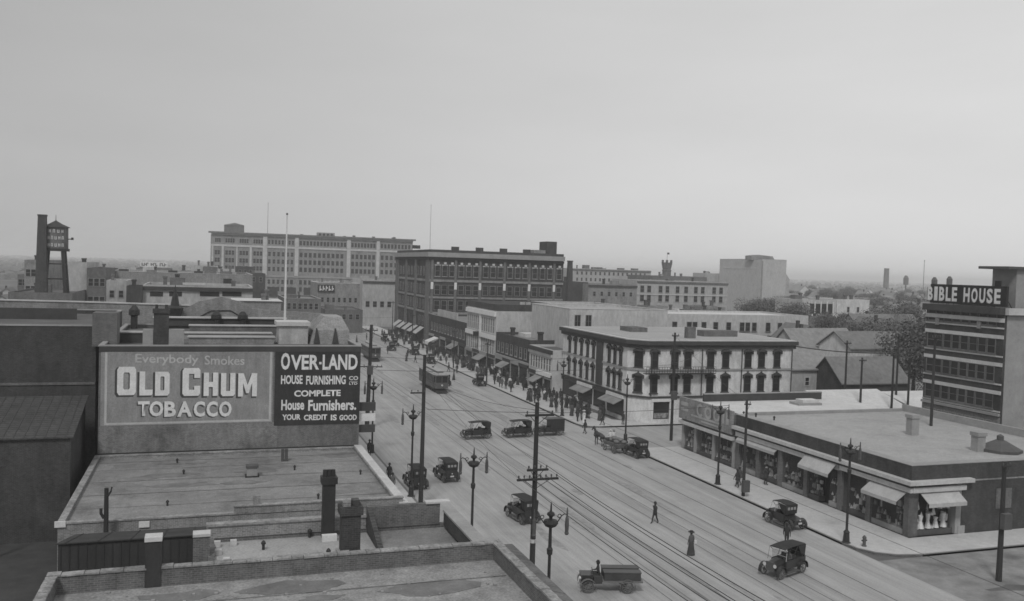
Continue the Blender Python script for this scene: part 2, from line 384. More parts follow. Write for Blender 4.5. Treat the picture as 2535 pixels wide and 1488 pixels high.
# ------------------------------------------------------------------ the ground, the streets
g = MB(); n = 24; half = 7000.0
g.quad((-half, -300, 0), (half, -300, 0), (half, 9000, 0), (-half, 9000, 0)); struct('ground', g, K['ground'])
g = MB(); g.quad((17.9, -60, .004), (47.8, -60, .004), (47.8, 420, .004), (17.9, 420, .004)); struct('road', g, K['road'])
g = MB(); g.quad((47.8, 94, .004), (170, 94, .004), (170, 108, .004), (47.8, 108, .004)); struct('side_street_road', g, K['road'])
g = MB(); g.quad((47.8, 20, .004), (170, 20, .004), (170, 53, .004), (47.8, 53, .004)); struct('dirt_road', g, K['dirt'])
g = MB(); g.quad((-40, 30, .004), (12.8, 30, .004), (12.8, 82, .004), (-40, 82, .004)); struct('yard_ground', g, K['yard'])
KZ = 0.15
c1 = [(47.8, 94), (47.8, 57), (48.0, 55.6), (48.7, 54.3), (50.0, 53.4), (52, 53.0), (130, 53.0)]
g = MB(); g.prism(c1 + [(130, 56.8), (54.2, 56.8), (54.2, 94)], 0, KZ); struct('pavement', g, K['walk'])
c2 = [(47.8, 330), (47.8, 111), (48.1, 109.4), (49.0, 108.4), (50.5, 108.0), (150, 108.0)]
g = MB(); g.prism(c2 + [(150, 110.2), (57.6, 110.2), (54.4, 113), (54.4, 330)], 0, KZ); struct('pavement', g, K['walk'])
c3 = [(18.0, 20), (18.0, 330)]
g = MB(); g.prism([(12.8, 20), (18.0, 20), (18.0, 330), (12.8, 330)], 0, KZ); struct('pavement', g, K['walk'])
struct('kerb', strip(c1, 0.22, 0.0, KZ + .012, 1), K['kerb'])
struct('kerb', strip(c2, 0.22, 0.0, KZ + .012, 1), K['kerb'])
struct('kerb', strip(c3, 0.22, 0.0, KZ + .012, 1), K['kerb'])
for x in (28.6, 29.9, 31.0, 32.3, 36.3, 37.7, 39.0, 40.4):
    g = MB(); g.box(x - .035, x + .035, -40, 330, .006, .022); struct('tram_rail', g, K['rail'])
g = MB()
for x in (28.6, 29.9, 31.0, 32.3, 36.3, 37.7, 39.0, 40.4):
    g.box(x - .2, x - .045, -40, 330, .005, .010)
struct('rail_paving', g, mat('rail_paving', 0.31, 0.3, 0.5, 0.9, (1, .08, 1), 0.1, blot=.25))
g = MB(); random.seed(3)
for i in range(9):
    x = random.uniform(49, 66); y = random.uniform(40, 51); g.prism([(x + random.uniform(.5, 1.6) * math.cos(a) * 1.5, y + random.uniform(.3, .7) * math.sin(a)) for a in [k * 6.2832 / 9 for k in range(9)]], .004, .008 + .002 * i)
o = struct('dirt_patch', g, mat('mud', 0.12, 0.3))
g = MB(); random.seed(14)
for i in range(46):
    x, y, L, W = random.uniform(19, 47), random.uniform(46, 230), random.uniform(.5, 5), random.uniform(.15, .8)
    g.prism([(x + W * random.uniform(.6, 1.2) * math.cos(a), y + L * random.uniform(.7, 1.1) * math.sin(a)) for a in [k * .5236 for k in range(12)]], .0045, .0055 + i * .00004)
struct('road_stain', g, mat('road_stain', 0.27, 0.2, 1.2, grain=.3))
for x in (29.25, 31.65, 37.0, 39.7):
    g = MB(); g.quad((x - .5, -40, .0047), (x + .5, -40, .0047), (x + .5, 330, .0047), (x - .5, 330, .0047)); m_ = mat('track_bed', 0.315, 0.15, .5, .9, (1, .06, 1), .14, grain=.2); streaks(m_); struct('track_bed', g, m_)

# ------------------------------------------------------------------ low flat-roofed store below the painted wall
b = Bld('flat_roofed_store', 'low store with wide pale flat roof below the painted tobacco wall', 'building', -8.1, 58.0, 12.7, 77.2, 4.95, K['brickgrey'], K['roofmid'], 0.22, K['copingrough'])
b.part('raised_parapet', K['brickgrey'], 1.9, 12.68, 57.96, 58.26, 5.06, 5.42)
b.part('parapet_coping', K['copingrough'], 1.85, 12.75, 57.9, 58.32, 5.422, 5.50)
b.part('street_coping', K['stone'], 12.42, 13.05, 57.86, 77.2, 5.06, 5.16)
p = az(620, 1172, 4.75); b.part('roof_hatch', K['stonemid'], p.x - .38, p.x + .38, p.y - .35, p.y + .35, 4.76, 5.45)
b.part('hatch_lid', K['ironmid'], p.x - .45, p.x + .45, p.y - .42, p.y + .42, 5.452, 5.62)
b.part('hatch_base', K['iron'], p.x - .5, p.x + .5, p.y - .47, p.y + .47, 4.756, 4.85)
p = az(700, 1135, 4.75); b.part('flue', K['ironmid'], p.x - .26, p.x - .03, p.y - .15, p.y + .15, 4.75, 5.75); b.part('flue', K['ironmid'], p.x + .03, p.x + .26, p.y - .15, p.y + .15, 4.75, 5.75)
p = az(633, 1252, 5.4); b.part('flue', K['brickgrey'], p.x - .22, p.x + .22, 58.0, 58.4, 5.5, 6.05)
for u, v in ((436, 1140), (452, 1168), (412, 1245), (725, 1157), (887, 1168), (783, 1228)):
    p = az(u, v, 4.75); b.vent(p.x, p.y, 4.75, .09, .4)
for u in (148, 355, 557):
    p = ay(u, 1290, 57.98); b.part('wall_bracket', K['white'], p.x - .3, p.x + .3, 57.9, 57.995, p.z - .18, p.z + .18)
b.part('wall_ledge', K['stonemid'], 1.0, 12.7, 57.86, 57.99, 3.9, 4.05)
b.part('drain_pipe', K['iron'], 6.0, 12.5, 57.7, 57.82, 4.3, 4.42)
bm = MB(); bm.hexa(((20.8, 12.2, 3.0), (22.3, 12.2, 2.7), (22.3, 19.1, 2.7), (20.8, 19.1, 3.0), (20.8, 12.2, 4.3), (22.3, 12.2, 2.85), (22.3, 19.1, 2.85), (20.8, 19.1, 4.3))); bm.build('shop_awning', K['canvasdark'], b.o)
b.finish()

def roof_work(b, x0, x1, y0, y1, z, seed, n=8, seam=3.4, m='tarpatch'):
    random.seed(seed); q = MB(); k = 0
    for i in range(n):
        cx, cy = random.uniform(x0 + 1, x1 - 1), random.uniform(y0 + 1, y1 - 1); r = random.uniform(.5, 1.9); k += .0015
        q.prism([(cx - b.x + r * random.uniform(.6, 1.3) * 1.5 * math.cos(a), cy - b.y + r * random.uniform(.5, 1.1) * .7 * math.sin(a)) for a in [j * .5236 for j in range(12)]], z + .004, z + .008 + k)
    q.build('tar_patches', K[m], b.o)['kind'] = 'stuff'; q = MB(); y = y0 + seam
    while y < y1 - .3:
        q.hexa([(xx - b.x, yy - b.y + random.uniform(-.02, .02), zz) for zz in (z + .03, z + .04) for xx, yy in ((x0, y), (x1, y), (x1, y + .04), (x0, y + .04))]); y += seam * random.uniform(.7, 1.3)
    q.build('felt_seams', K[m], b.o)
roof_work(b, -7.7, 12.3, 58.4, 76.8, 4.76, 5, 12)

# ------------------------------------------------------------------ the painted-wall block
WY = 77.4
b = Bld('painted_wall_block', 'brick block whose end wall is painted with two large advertisements', 'building', -8.0, WY, 12.85, 102.0, 13.75, K['brickmid'], K['roofdark'], 0.35, K['stonemid'])
C6 = crop((50, 740)); C1 = crop((640, 760))
def wl(c, x, y): q = ay(*c(x, y), WY); return Vector((q.x - b.x, -0.0, q.z))
def rect(c, x0, y0, x1, y1): return wl(c, x0, y1), wl(c, x1, y0)
fx0, fx1, fz0, fz1 = 0.15, wl(C6, 2462, 800).x, wl(C6, 1500, 1222).z, wl(C6, 1500, 482).z
sg = MB().box(fx0, fx1, -0.03, 0.01, fz0, fz1).build('tobacco_sign', K['signgrey'], b.o)
fr = MB(); t = .17
fr.box(fx0 + .3, fx1 - .12, -.036, -.031, fz1 - .15 - t, fz1 - .15); fr.box(fx0 + .3, fx1 - .12, -.036, -.031, fz0 + .08, fz0 + .08 + t)
fr.box(fx0 + .3, fx0 + .3 + t, -.036, -.031, fz0 + .08 + t, fz1 - .15 - t); fr.box(fx1 - .12 - t, fx1 - .12, -.036, -.031, fz0 + .08 + t, fz1 - .15 - t)
fr.build('sign_border', K['letter2'], sg)
OFF = Vector((0, -0.031, 0))
def words(c, body, x0, y0, x1, y1, m, bold, slope=0, sh=None, par=None):
    a, z = rect(c, x0, y0, x1, y1)
    if sh: place_text(body, K['lshadow'], par, a + OFF + Vector((-sh, 0, -sh * .9)), z + OFF + Vector((-sh, 0, -sh * .9)), bold + .012, slope, .002)
    place_text(body, m, par, a + OFF, z + OFF, bold, slope, .005)
words(C6, 'Everybody', 1120, 535, 1738, 645, K['letter2'], 0.012, -.10, None, sg)
words(C6, 'Smokes', 1795, 550, 2185, 640, K['letter2'], 0.012, -.06, None, sg)
words(C6, 'T', 1145, 995, 1262, 1140, K['letter'], 0.035, 0, .10, sg)
words(C6, 'O', 1258, 993, 1395, 1145, K['letter'], 0.035, 0, .10, sg)
for ch, x0, x1 in (('B', 1402, 1518), ('A', 1528, 1675), ('C', 1688, 1800), ('C', 1812, 1925), ('O', 1935, 2060)):
    words(C6, ch, x0, 995, x1, 1148, K['letter'], 0.035, 0, .10, sg)
# block capitals, drawn as closed outlines (outer, holes) in a unit square
def oct_(x0, y0, x1, y1, c): return [(x0 + c, y0), (x1 - c, y0), (x1, y0 + c), (x1, y1 - c), (x1 - c, y1), (x0 + c, y1), (x0, y1 - c), (x0, y0 + c)]
GL = {
 'O': [oct_(0, 0, 1, 1, .10), oct_(.33, .20, .67, .80, .05)],
 'L': [[(0, 0), (.92, 0), (1, .06), (1, .24), (.42, .24), (.42, 1), (0, 1)]],
 'D': [[(0, 0), (.88, 0), (1, .10), (1, .90), (.88, 1), (0, 1)], oct_(.36, .22, .64, .80, .04)],
 'C': [[(.10, 0), (.90, 0), (1, .08), (1, .36), (.66, .36), (.66, .22), (.36, .22), (.36, .79), (.66, .79), (.66, .64), (1, .64), (1, .92), (.90, 1), (.10, 1), (0, .91), (0, .09)]],
 'H': [[(0, 0), (.36, 0), (.36, .38), (.64, .38), (.64, 0), (1, 0), (1, 1), (.64, 1), (.64, .60), (.36, .60), (.36, 1), (0, 1)]],
 'U': [[(.12, 0), (.88, 0), (1, .10), (1, 1), (.64, 1), (.64, .22), (.36, .22), (.36, 1), (0, 1), (0, .10)]],
 'M': [[(0, 0), (.26, 0), (.26, .58), (.43, .14), (.57, .14), (.74, .58), (.74, 0), (1, 0), (1, 1), (.72, 1), (.5, .50), (.28, 1), (0, 1)]],
}
def glyph(ch, m, par, a, z, push):
    cu = bpy.data.curves.new('lettering', 'CURVE'); cu.dimensions = '2D'; cu.fill_mode = 'BOTH'
    for poly in GL[ch]:
        sp = cu.splines.new('POLY'); sp.points.add(len(poly) - 1); sp.use_cyclic_u = True
        for q, (x, y) in zip(sp.points, poly): q.co = (x, y, 0, 1)
    o = bpy.data.objects.new('lettering', cu); COL.objects.link(o)
    me = bpy.data.meshes.new_from_object(o.evaluated_get(bpy.context.evaluated_depsgraph_get()))
    bpy.data.objects.remove(o); bpy.data.curves.remove(cu); me.materials.clear()
    for v in me.vertices: v.co = Vector((a.x + (z.x - a.x) * v.co.x, a.y - push, a.z + (z.z - a.z) * v.co.y))
    me.materials.append(m); link('lettering', me, par)
for ch, x0, y0, x1, y1 in (('O', 942, 660, 1130, 938), ('L', 1160, 705, 1293, 940), ('D', 1312, 708, 1457, 942), ('C', 1578, 672, 1756, 945), ('H', 1785, 716, 1928, 945), ('U', 1953, 720, 2096, 947), ('M', 2120, 722, 2308, 950)):
    a, z = rect(C6, x0, y0, x1, y1); s = Vector((-.17, 0, -.15))
    glyph(ch, K['lshadow'], sg, a + OFF + s, z + OFF + Vector((-.05, 0, -.05)), .002); glyph(ch, K['letter'], sg, a + OFF, z + OFF, .005)
gx0, gx1, gz0, gz1 = wl(C1, 150, 800).x, 20.83, wl(C1, 600, 1145).z, wl(C1, 600, 385).z
s2 = MB().box(gx0 + .05, gx1, -0.03, 0.01, gz0, gz1).build('furnishing_sign', K['signdark'], b.o)
for body, x0, y0, x1, y1, bold in (('O', 217, 446, 308, 612, .035), ('VER', 312, 466, 592, 612, .03), ('LAND', 622, 462, 966, 612, .03), ('HOUSE', 218, 662, 430, 752, .03), ('FURNISHING', 462, 665, 850, 757, .03), ('CO', 880, 672, 970, 712, .025), ('LTD', 882, 732, 962, 757, .02), ('COMPLETE', 346, 805, 800, 874, .035), ('House', 220, 900, 446, 1006, .03), ('Furnishers.', 482, 897, 952, 1012, .03), ('YOUR', 230, 1042, 410, 1102, .035), ('CREDIT', 440, 1044, 668, 1104, .035), ('IS', 702, 1046, 762, 1104, .035), ('GOOD', 786, 1046, 956, 1104, .035)):
    words(C1, body, x0, y0, x1, y1, K['letter'], bold, 0, None, s2)
a, z = rect(C1, 590, 535, 614, 558); MB().box(a.x, z.x, -.036, -.031, a.z, z.z).build('lettering', K['letter'], s2)
a, z = rect(C1, 884, 722, 966, 726); MB().box(a.x, z.x, -.036, -.031, a.z, z.z).build('lettering', K['letter'], s2)
b.part('wall_base_render', K['basewall'], -7.9, 5.9, WY - .025, WY + .01, 5.0, fz0 - .02)
b.part('base_flashing', K['iron'], -8.0, 12.8, WY - .06, WY + .01, 4.96, 5.14)
b.part('roof_coping_strip', K['trimdark'], -8.0, 12.8, WY - .05, WY + .02, 13.3, 13.72)
b.chimney(-3.5, 79.4, 13.4, 16.7, 1.15, .9, K['brickdark'], 2)
b.part('chimney_plinth', K['stonemid'], -4.9, -4.1, 79.0, 79.9, 13.4, 15.0); b.part('chimney_plinth', K['stonemid'], -2.9, -1.7, 79.0, 79.9, 13.4, 15.0)
b.part('roof_house', K['stucco2'], 6.3, 8.9, 83.2, 86.0, 13.4, 15.1); b.part('roof_house_cap', K['stone'], 6.1, 9.1, 83.0, 86.2, 15.1, 15.45)
for (x0, x1, y, h, m) in ((-7.2, -4.6, 84, .9, 'trimdark'), (-7, 6, 88, .55, 'stonemid'), (-1.4, 5.9, 83, .6, 'brickgrey'), (-1.5, 11.5, 93, .9, 'brickmid'), (9.3, 11.8, 84.5, .7, 'roofpale')):
    b.part('roof_monitor', K[m], x0, x1, y, y + 1.6, 13.4, 13.4 + h); b.part('monitor_cap', K['roofpale' if m != 'roofpale' else 'iron'], x0 - .1, x1 + .1, y - .1, y + 1.7, 13.4 + h, 13.48 + h)
b.part('rear_parapet', K['trimdark'], -5.2, 8.4, 101.3, 101.68, 13.7, 14.55); b.part('rear_parapet_coping', K['stone'], -5.3, 8.5, 101.1, 101.68, 14.55, 14.72)
for u in (330, 532, 597): p = ay(u, 795, 100.6); b.vent(p.x, 100.6, 13.4, .48, 2.5 if u == 330 else 2.0)
p = ay(262, 835, 82.0); b.part('stair_house', K['brickmid'], p.x - 1.0, p.x + .9, 81, 83.6, 13.4, 16.2)
q = MB(); q.hexa(((17.1, 5.6, 13.42), (20.7, 5.6, 13.42), (20.7, 12, 13.42), (17.1, 12, 13.42), (17.4, 5.9, 14.7), (20.7, 5.9, 14.7), (20.7, 12, 14.7), (17.4, 12, 14.7)))
q.hexa(((17.4, 5.9, 14.702), (20.7, 5.9, 14.702), (20.7, 12, 14.702), (17.4, 12, 14.702), (18.6, 7.6, 15.9), (20.2, 7.6, 15.9), (20.2, 11, 15.9), (18.6, 11, 15.9))); q.build('corner_mansard', K['brickgrey'], b.o)
for dx, y in ((-1.2, 5.5), (.5, 5.5)): MB().hexa(((18.9 + dx - .3, y, 13.5), (18.9 + dx + .3, y, 13.5), (18.9 + dx + .3, y + 1, 13.5), (18.9 + dx - .3, y + 1, 13.5), (18.9 + dx - .03, y + .1, 14.9), (18.9 + dx + .03, y + .1, 14.9), (18.9 + dx + .03, y + 1, 14.9), (18.9 + dx - .03, y + 1, 14.9))).build('dormer', K['trimdark'], b.o)
for z0, z1, m in ((8.0, 8.75, 'trimdark'), (7.1, 7.75, 'white'), (6.1, 6.75, 'trimdark')): MB().box(20.86, 20.86 + 1.5, .5, .8, z0, z1).build('projecting_sign', K[m], b.o)
b.wins('E', [80.5 + 2.6 * i for i in range(8)], (6.0, 9.6), 1.3, 2.2, 'lintel')
b.finish()
f = MB(); f.cyl(0, 0, 0, 12.6, .13, .07, 8); fp = thing('flagpole', 'tall pale flagpole standing on the roof of the painted-wall block', 'flagpole', (8.15, 99.6, 13.43))
f.build('pole', K['white'], fp); MB().ball((0, 0, 12.68), .12).build('finial', K['ironmid'], fp); MB().box(-.5, .5, -.5, .5, 0, .5).build('base', K['stonemid'], fp)

# ------------------------------------------------------------------ the near roofs below the camera
NZ = 8.5
b = Bld('near_block', 'near dark tarred roof with stone-capped parapet and tall brick chimney', 'building', -5.6, 14.0, 12.8, 38.1, NZ, K['brickmid'], K['roofnear'], 0.75, None)
def stone_coping(b, x0, y0, x1, y1, wd, z, seed, h=.075, L=.75):
    rg = random.Random(seed); q = MB(); along = abs(x1 - x0) > abs(y1 - y0); a = x0 if along else y0; e = x1 if along else y1
    while a < e - .05:
        l = min(L * rg.uniform(.6, 1.25), e - a); j = [rg.uniform(-.025, .025) for _ in range(6)]; g_ = .012; dz = rg.uniform(-.018, .02)
        if along: c = [(a + g_, y0 + j[0]), (a + l - g_, y0 + j[1]), (a + l - g_, y0 + wd + j[2]), (a + g_, y0 + wd + j[3])]
        else: c = [(x0 + j[0], a + g_), (x0 + wd + j[1], a + g_), (x0 + wd + j[2], a + l - g_), (x0 + j[3], a + l - g_)]
        q.hexa([(px - b.x, py - b.y, z + .002) for px, py in c] + [(px - b.x, py - b.y, z + h + dz + rg.uniform(-.012, .012)) for px, py in c]); a += l
    return q.build('coping', K['copingrough'], b.o)
stone_coping(b, -5.66, 37.75, 12.86, 37.75, .4, NZ, 1); stone_coping(b, 12.45, 14, 12.45, 37.7, .4, NZ, 2); stone_coping(b, -5.66, 14, -5.66, 37.7, .4, NZ, 3)
p = az(862, 1390, 7.8)
q = MB(); q.box(p.x - .55 - b.x, p.x + .5 - b.x, p.y - .1 - b.y, p.y + .75 - b.y, 7.77, 8.35); q.build('chimney_base', K['stonemid'], b.o)
b.chimney(p.x, p.y + .32, 8.35, 10.35, .82, .72, K['brickdark'], 0); b.part('chimney_pot', K['brickgrey'], p.x - .36, p.x - .02, p.y + .1, p.y + .5, 10.352, 10.55); b.part('chimney_pot', K['brickdark'], p.x + .05, p.x + .36, p.y + .1, p.y + .5, 10.352, 10.62)
p = ay(378, 1330, 37.9); b.part('parapet_pier', K['tarred'], p.x - .3, p.x + .3, 37.75, 38.3, 7.8, p.z); b.part('pier_cap', K['stone'], p.x - .33, p.x + .33, 37.7, 38.35, p.z + .002, p.z + .17)
roof_work(b, -5.2, 12.4, 30, 37.7, 7.78, 9, 9, 2.6)
random.seed(12); q = MB()
for i in range(60):
    x, y, r = random.uniform(-5, 12.3), random.uniform(32, 37.6), random.uniform(.02, .07); q.box(x - b.x - r, x - b.x + r, y - b.y - r, y - b.y + r, 7.79, 7.79 + r)
q.build('roof_grit', K['stonemid'], b.o)['kind'] = 'stuff'
b.part('street_cornice', K['brickmid'], 12.83, 13.5, 14, 38.1, 8.0, 8.35)
b.finish()
b = Bld('gravel_roofed_shop', 'small shop with pale gravel roof between the near roof and the flat store', 'building', 0.3, 38.3, 12.8, 46.7, 7.0, K['brickmid'], K['roofpale'], 0.25, None)
b.part('dark_roof_felt', K['roofmid'], 8.35, 12.5, 38.62, 46.4, 6.782, 6.80)
b.part('rear_parapet', K['brickgrey'], 0.3, 8.2, 46.35, 46.68, 7.002, 7.62); b.part('rear_coping', K['copingrough'], 0.2, 8.2, 46.27, 46.74, 7.622, 7.74)
b.part('high_rear_wall', K['brickmid'], 8.24, 12.2, 46.35, 46.68, 7.002, 8.15)
b.part('rear_coping', K['stone'], 11.4, 12.75, 46.25, 46.75, 8.152, 8.25)
q = MB(); q.hexa(((7.94, 4.6, 6.8), (8.2, 4.6, 6.8), (8.2, 8.02, 6.8), (7.94, 8.02, 6.8), (7.94, 4.6, 6.95), (8.2, 4.6, 6.95), (8.2, 8.02, 8.1), (7.94, 8.02, 8.1))); q.build('sloping_party_wall', K['brickdark'], b.o)
b.part('street_parapet', K['brickdark'], 12.35, 12.78, 38.9, 46.1, 7.002, 7.75); b.part('street_coping', K['stonemid'], 12.3, 13.0, 38.9, 46.1, 7.752, 7.85)
p = ay(806, 1310, 46.0); b.chimney(p.x, 45.9, 6.75, 10.0, .62, .55, K['iron'], 3, 'chimney'); b.part('chimney_flashing', K['white'], p.x - .35, p.x + .4, 45.3, 45.6, 6.78, 7.1)
for u, v in ((762, 1322), (648, 1352), (808, 1372)): p = az(u, v, 6.8); b.vent(p.x, p.y, 6.8, .1, .45)
p = ay(497, 1360, 44.0); b.part('wall_pier', K['brickmid'], p.x - .4, p.x + .35, 43.7, 44.3, 0, p.z + .85); b.part('pier_cap', K['stone'], p.x - .42, p.x + .37, 43.65, 44.35, p.z + .852, p.z + .98)
random.seed(11); q = MB()
for i in range(14):
    x, y = random.uniform(.4, 1.2), random.uniform(.5, 7.5); q.box(x - .15, x + .15, y - .12, y + .12, 6.79, 6.79 + random.uniform(.1, .3))
q.build('loose_stone', K['stone'], b.o)
b.finish()
# clutter in the dark yard
q = thing('yard_fence', 'dark board fence along the back of the yard', 'fence', (-8.6, 47, 0))
m = MB()
for i in range(44): m.box(i * .18, i * .18 + .165, 0, .03, 0.05, 2.1 + .06 * math.sin(i * 7.1))
m.build('boards', K['wood'], q); m = MB(); m.box(0, 7.9, .03, .1, .5, .6); m.box(0, 7.9, .03, .1, 1.6, 1.7); m.build('rails', K['wood'], q)
def shed(x, y, L, D, h, rise, label, wm='tarred', rm='tarred'):
    t = thing('shed', label, 'shed', (x, y, 0)); m = MB(); m.xprism(((0, 0), (D, 0), (D, h + rise), (0, h)), 0, L); m.build('wall', K[wm], t)
    m = MB(); m.xprism(((-.2, h - .2 * rise / D + .02), (D + .2, h + rise * (1 + .2 / D) + .02), (D + .2, h + rise * (1 + .2 / D) + .12), (-.2, h - .2 * rise / D + .12)), -.2, L + .2); m.build('roof', K[rm], t)
    MB().box(L * .4, L * .4 + .9, -.05, .02, 0, 1.9).build('door', K['trimdark'], t); return t
za, zc = ay(300, 1312, 55.0).z, ay(300, 1330, 48.2).z
t = thing('tarred_shed', 'big dark tarred shed filling the yard between the near roof and the bracketed store wall', 'shed', (-6.7, 48.2, 0))
m = MB(); m.hexa(((0, 0, 0), (6.9, 0, 0), (6.9, 6.8, 0), (0, 6.8, 0), (0, 0, zc), (6.9, 0, zc), (6.9, 6.8, za), (0, 6.8, za))); m.build('wall', K['tarred'], t)
m = MB(); m.hexa(((-.1, -.1, zc + .01), (6.95, -.1, zc + .01), (6.95, 6.9, za + .01), (-.1, 6.9, za + .01), (-.1, -.1, zc + .07), (6.95, -.1, zc + .07), (6.95, 6.9, za + .07), (-.1, 6.9, za + .07))); m.build('roof', K['tarred'], t)
MB().box(2.2, 3.4, -.06, -.003, 0.1, 2.2).build('door', K['trimdark'], t)
m = MB()
for i in range(18): m.box(.1 + i * .39, .15 + i * .39, -.03, -.002, 2.3, zc - .05)
m.build('battens', K['wood'], t)
m = MB()
for i in range(5): m.hexa(((.3 + i * 1.5, -.1, zc + .072), (.36 + i * 1.5, -.1, zc + .072), (.36 + i * 1.5, 6.9, za + .072), (.3 + i * 1.5, 6.9, za + .072), (.3 + i * 1.5, -.1, zc + .1), (.36 + i * 1.5, -.1, zc + .1), (.36 + i * 1.5, 6.9, za + .1), (.3 + i * 1.5, 6.9, za + .1)))
m.build('roof_battens', K['wood'], t)
t = shed(-22.5, 71.5, 13.3, 8.3, 7.6, 1.7, 'large shed with ribbed dark lean-to roof against the tall dark wall', 'brickdark', 'brickdark')
m = MB()
for i in range(20): m.hexa([(i * .68 + a, y, z + c) for c in (0, .03) for a, y, z in ((0, -.2, 7.68), (.08, -.2, 7.68), (.08, 8.4, 9.44), (0, 8.4, 9.44))])
m.build('roof_ribs', K['trimdark'], t)
b = Bld('dark_walled_block', 'tall plain dark brick wall block beside the painted tobacco wall', 'building', -34, 82.0, -8.7, 106, 15.0, K['brickdark'], K['roofdark'], .4, K['stonemid'])
b.part('rear_parapet', K['trimdark'], -30, -12, 96, 96.5, 14.6, 15.7)
b.part('wall_string', K['brickmid'], -34, -8.75, 81.92, 82.02, 10.1, 10.3); b.chimney(-20, 90, 14.6, 16.6, .8)
b.finish()
# ------------------------------------------------------------------ gabled hall, water tower, roofs behind on that side
t = thing('gabled_hall', 'long grey hall with two shaped parapet gables behind the advertisements', 'building', (-32, 112, 0))
m = MB(); m.yprism(((0, 0), (46, 0), (46, 14.6), (38.4, 15.0), (37.2, 15.15), (36.2, 15.9), (35.2, 16.1), (33.7, 16.5), (32.2, 16.1), (31.2, 15.9), (30.2, 15.3), (20, 15.5), (0, 15.7)), 0, .5); m.build('wall', K['brickgrey'], t)
m = MB(); m.box(0, 46, .5, 24, 0, 14.9 - 2); m.build('side_wall', K['brickgrey'], t); m = MB(); m.box(.2, 45.8, .5, 23.8, 12.91, 13.1); m.build('roof', K['roofmid'], t)
m = MB(); m.yprism(((0, 15.72), (20, 15.52), (30.1, 15.32), (30.1, 15.46), (20, 15.66), (0, 15.86)), -.1, .6); m.build('coping', K['stone'], t)
m = MB(); m.tube(((29.5, -.06, 13.6), (31, -.06, 13.9), (32.6, -.06, 14.8), (34.8, -.06, 14.85), (36.4, -.06, 13.9), (38, -.06, 13.6)), .07, 5); m.build('gable_moulding', K['trimdark'], t)
p = ay(431, 740, 111.6)
m = MB(); m.lathe(p.x + 32, -.6, ((.02, 11.9), (.45, 13.0), (.75, 14.4), (.95, 15.1), (.5, 15.35), (.35, 16.3), (.16, 17.0), (.03, 17.8)), 8); m.build('finial', K['iron'], t)

def far_block(label, u0, u1, vt, vb, Y, D, wall, roof, z0=0, par=.5, coping=None, cat='building', rows=None, n=0, w=1.1, h=1.8, name='far_building', cornice=None, group=None, sty='bare', m0=.05):
    p, q = ay(u0, vt, Y), ay(u1, vt, Y); z = (p.z + q.z) / 2
    b = Bld(name, label, cat, p.x, Y, q.x, Y + D, z, K[wall], K[roof], par, K[coping] if coping else None, group)
    if n:
        L = q.x - p.x; cs = [p.x + L * (m0 + (1 - 2 * m0) * (i + .5) / n) for i in range(n)]
        b.wins('S', cs, [z + r for r in rows], w, h, sty)
    if cornice: b.band('cornice', K[cornice], 'S', z - .9, z - .3, .4)
    rg = random.Random(int(u0 * 7 + Y)); w_ = q.x - p.x
    for i in range(int(1 + w_ / 7) if par < .45 else 1): b.chimney(p.x + w_ * rg.uniform(.08, .92), Y + D * rg.uniform(.15, .8), z - par, z + rg.uniform(.7, 1.9), rg.uniform(.5, .9), None, K[rg.choice(('brickdark', 'brickmid'))])
    if w_ > 9: x_ = p.x + w_ * rg.uniform(.2, .8); b.part('roof_house', K[rg.choice(('brickmid', 'stucco2', 'brickgrey'))], x_ - 1.3, x_ + 1.3, Y + D * .4, Y + D * .4 + 2.4, z - par, z + rg.uniform(.4, 1.3))
    b.finish(); return b
b = far_block('broad building with pale flat roof and dark vents behind the gabled hall', 265, 622, 672, 735, 235, 34, 'brickgrey', 'roofwhite', coping='roofpale', par=.4)
for u in (305, 372, 425, 487, 520, 590): p = ay(u, 672, 244); b.part('roof_hatch', K['iron' if u % 2 else 'brickmid'], p.x - .9, p.x + 1.2, 240, 243, b.z - .4, b.z + .5)
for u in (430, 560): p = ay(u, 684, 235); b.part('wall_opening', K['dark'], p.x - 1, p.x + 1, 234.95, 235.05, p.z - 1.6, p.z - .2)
b = far_block('pale building with heavy dark cornice just past the gabled hall', 352, 622, 703, 745, 168, 18, 'stucco2', 'roofmid', par=.4, cornice='trimdark')
b.part('upper_sign_band', K['stone'], b.x + 6.5, b.x + 10.3, 167.9, 168.05, b.z + .1, b.z + .5)
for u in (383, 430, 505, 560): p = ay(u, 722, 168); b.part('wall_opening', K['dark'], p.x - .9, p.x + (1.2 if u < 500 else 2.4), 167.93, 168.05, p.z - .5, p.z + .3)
far_block('squat dark brick stair tower beside the pale corniced building', 311, 351, 704, 740, 167, 8, 'brickdark', 'roofdark', par=.3)
far_block('grey flat-topped block behind the squat dark stair tower', 262, 312, 690, 740, 178, 14, 'stucco2', 'roofmid', par=.3, rows=(-3.2,), n=2, w=.9, h=1.4)
far_block('dull brick block standing between the water tower and the pale roofs', 214, 262, 660, 740, 215, 20, 'brickmid', 'roofdark', par=.4, rows=(-4, -8), n=3)
far_block('pale-walled block whose side rises right behind the water tower legs', 168, 214, 645, 740, 216, 24, 'stucco2', 'roofmid', par=.4)
b = far_block('broad brick warehouse that carries the water tower', 20, 178, 720, 760, 195, 26, 'brickmid', 'roofdark', par=.4, rows=(-4.5,), n=7, w=1.3, h=2)
WT = b.z - .4
far_block('gabled grey warehouse behind the brick smokestack', 60, 118, 640, 720, 240, 24, 'brickgrey', 'roofdark', par=.4, rows=(-4, -8), n=4)
t = thing('water_tower', 'wooden water tank with painted words on four tall legs and conical cap', 'water tower', (-28.95, 200, WT))
zb, ztop = 22.1 - WT, 26.3 - WT
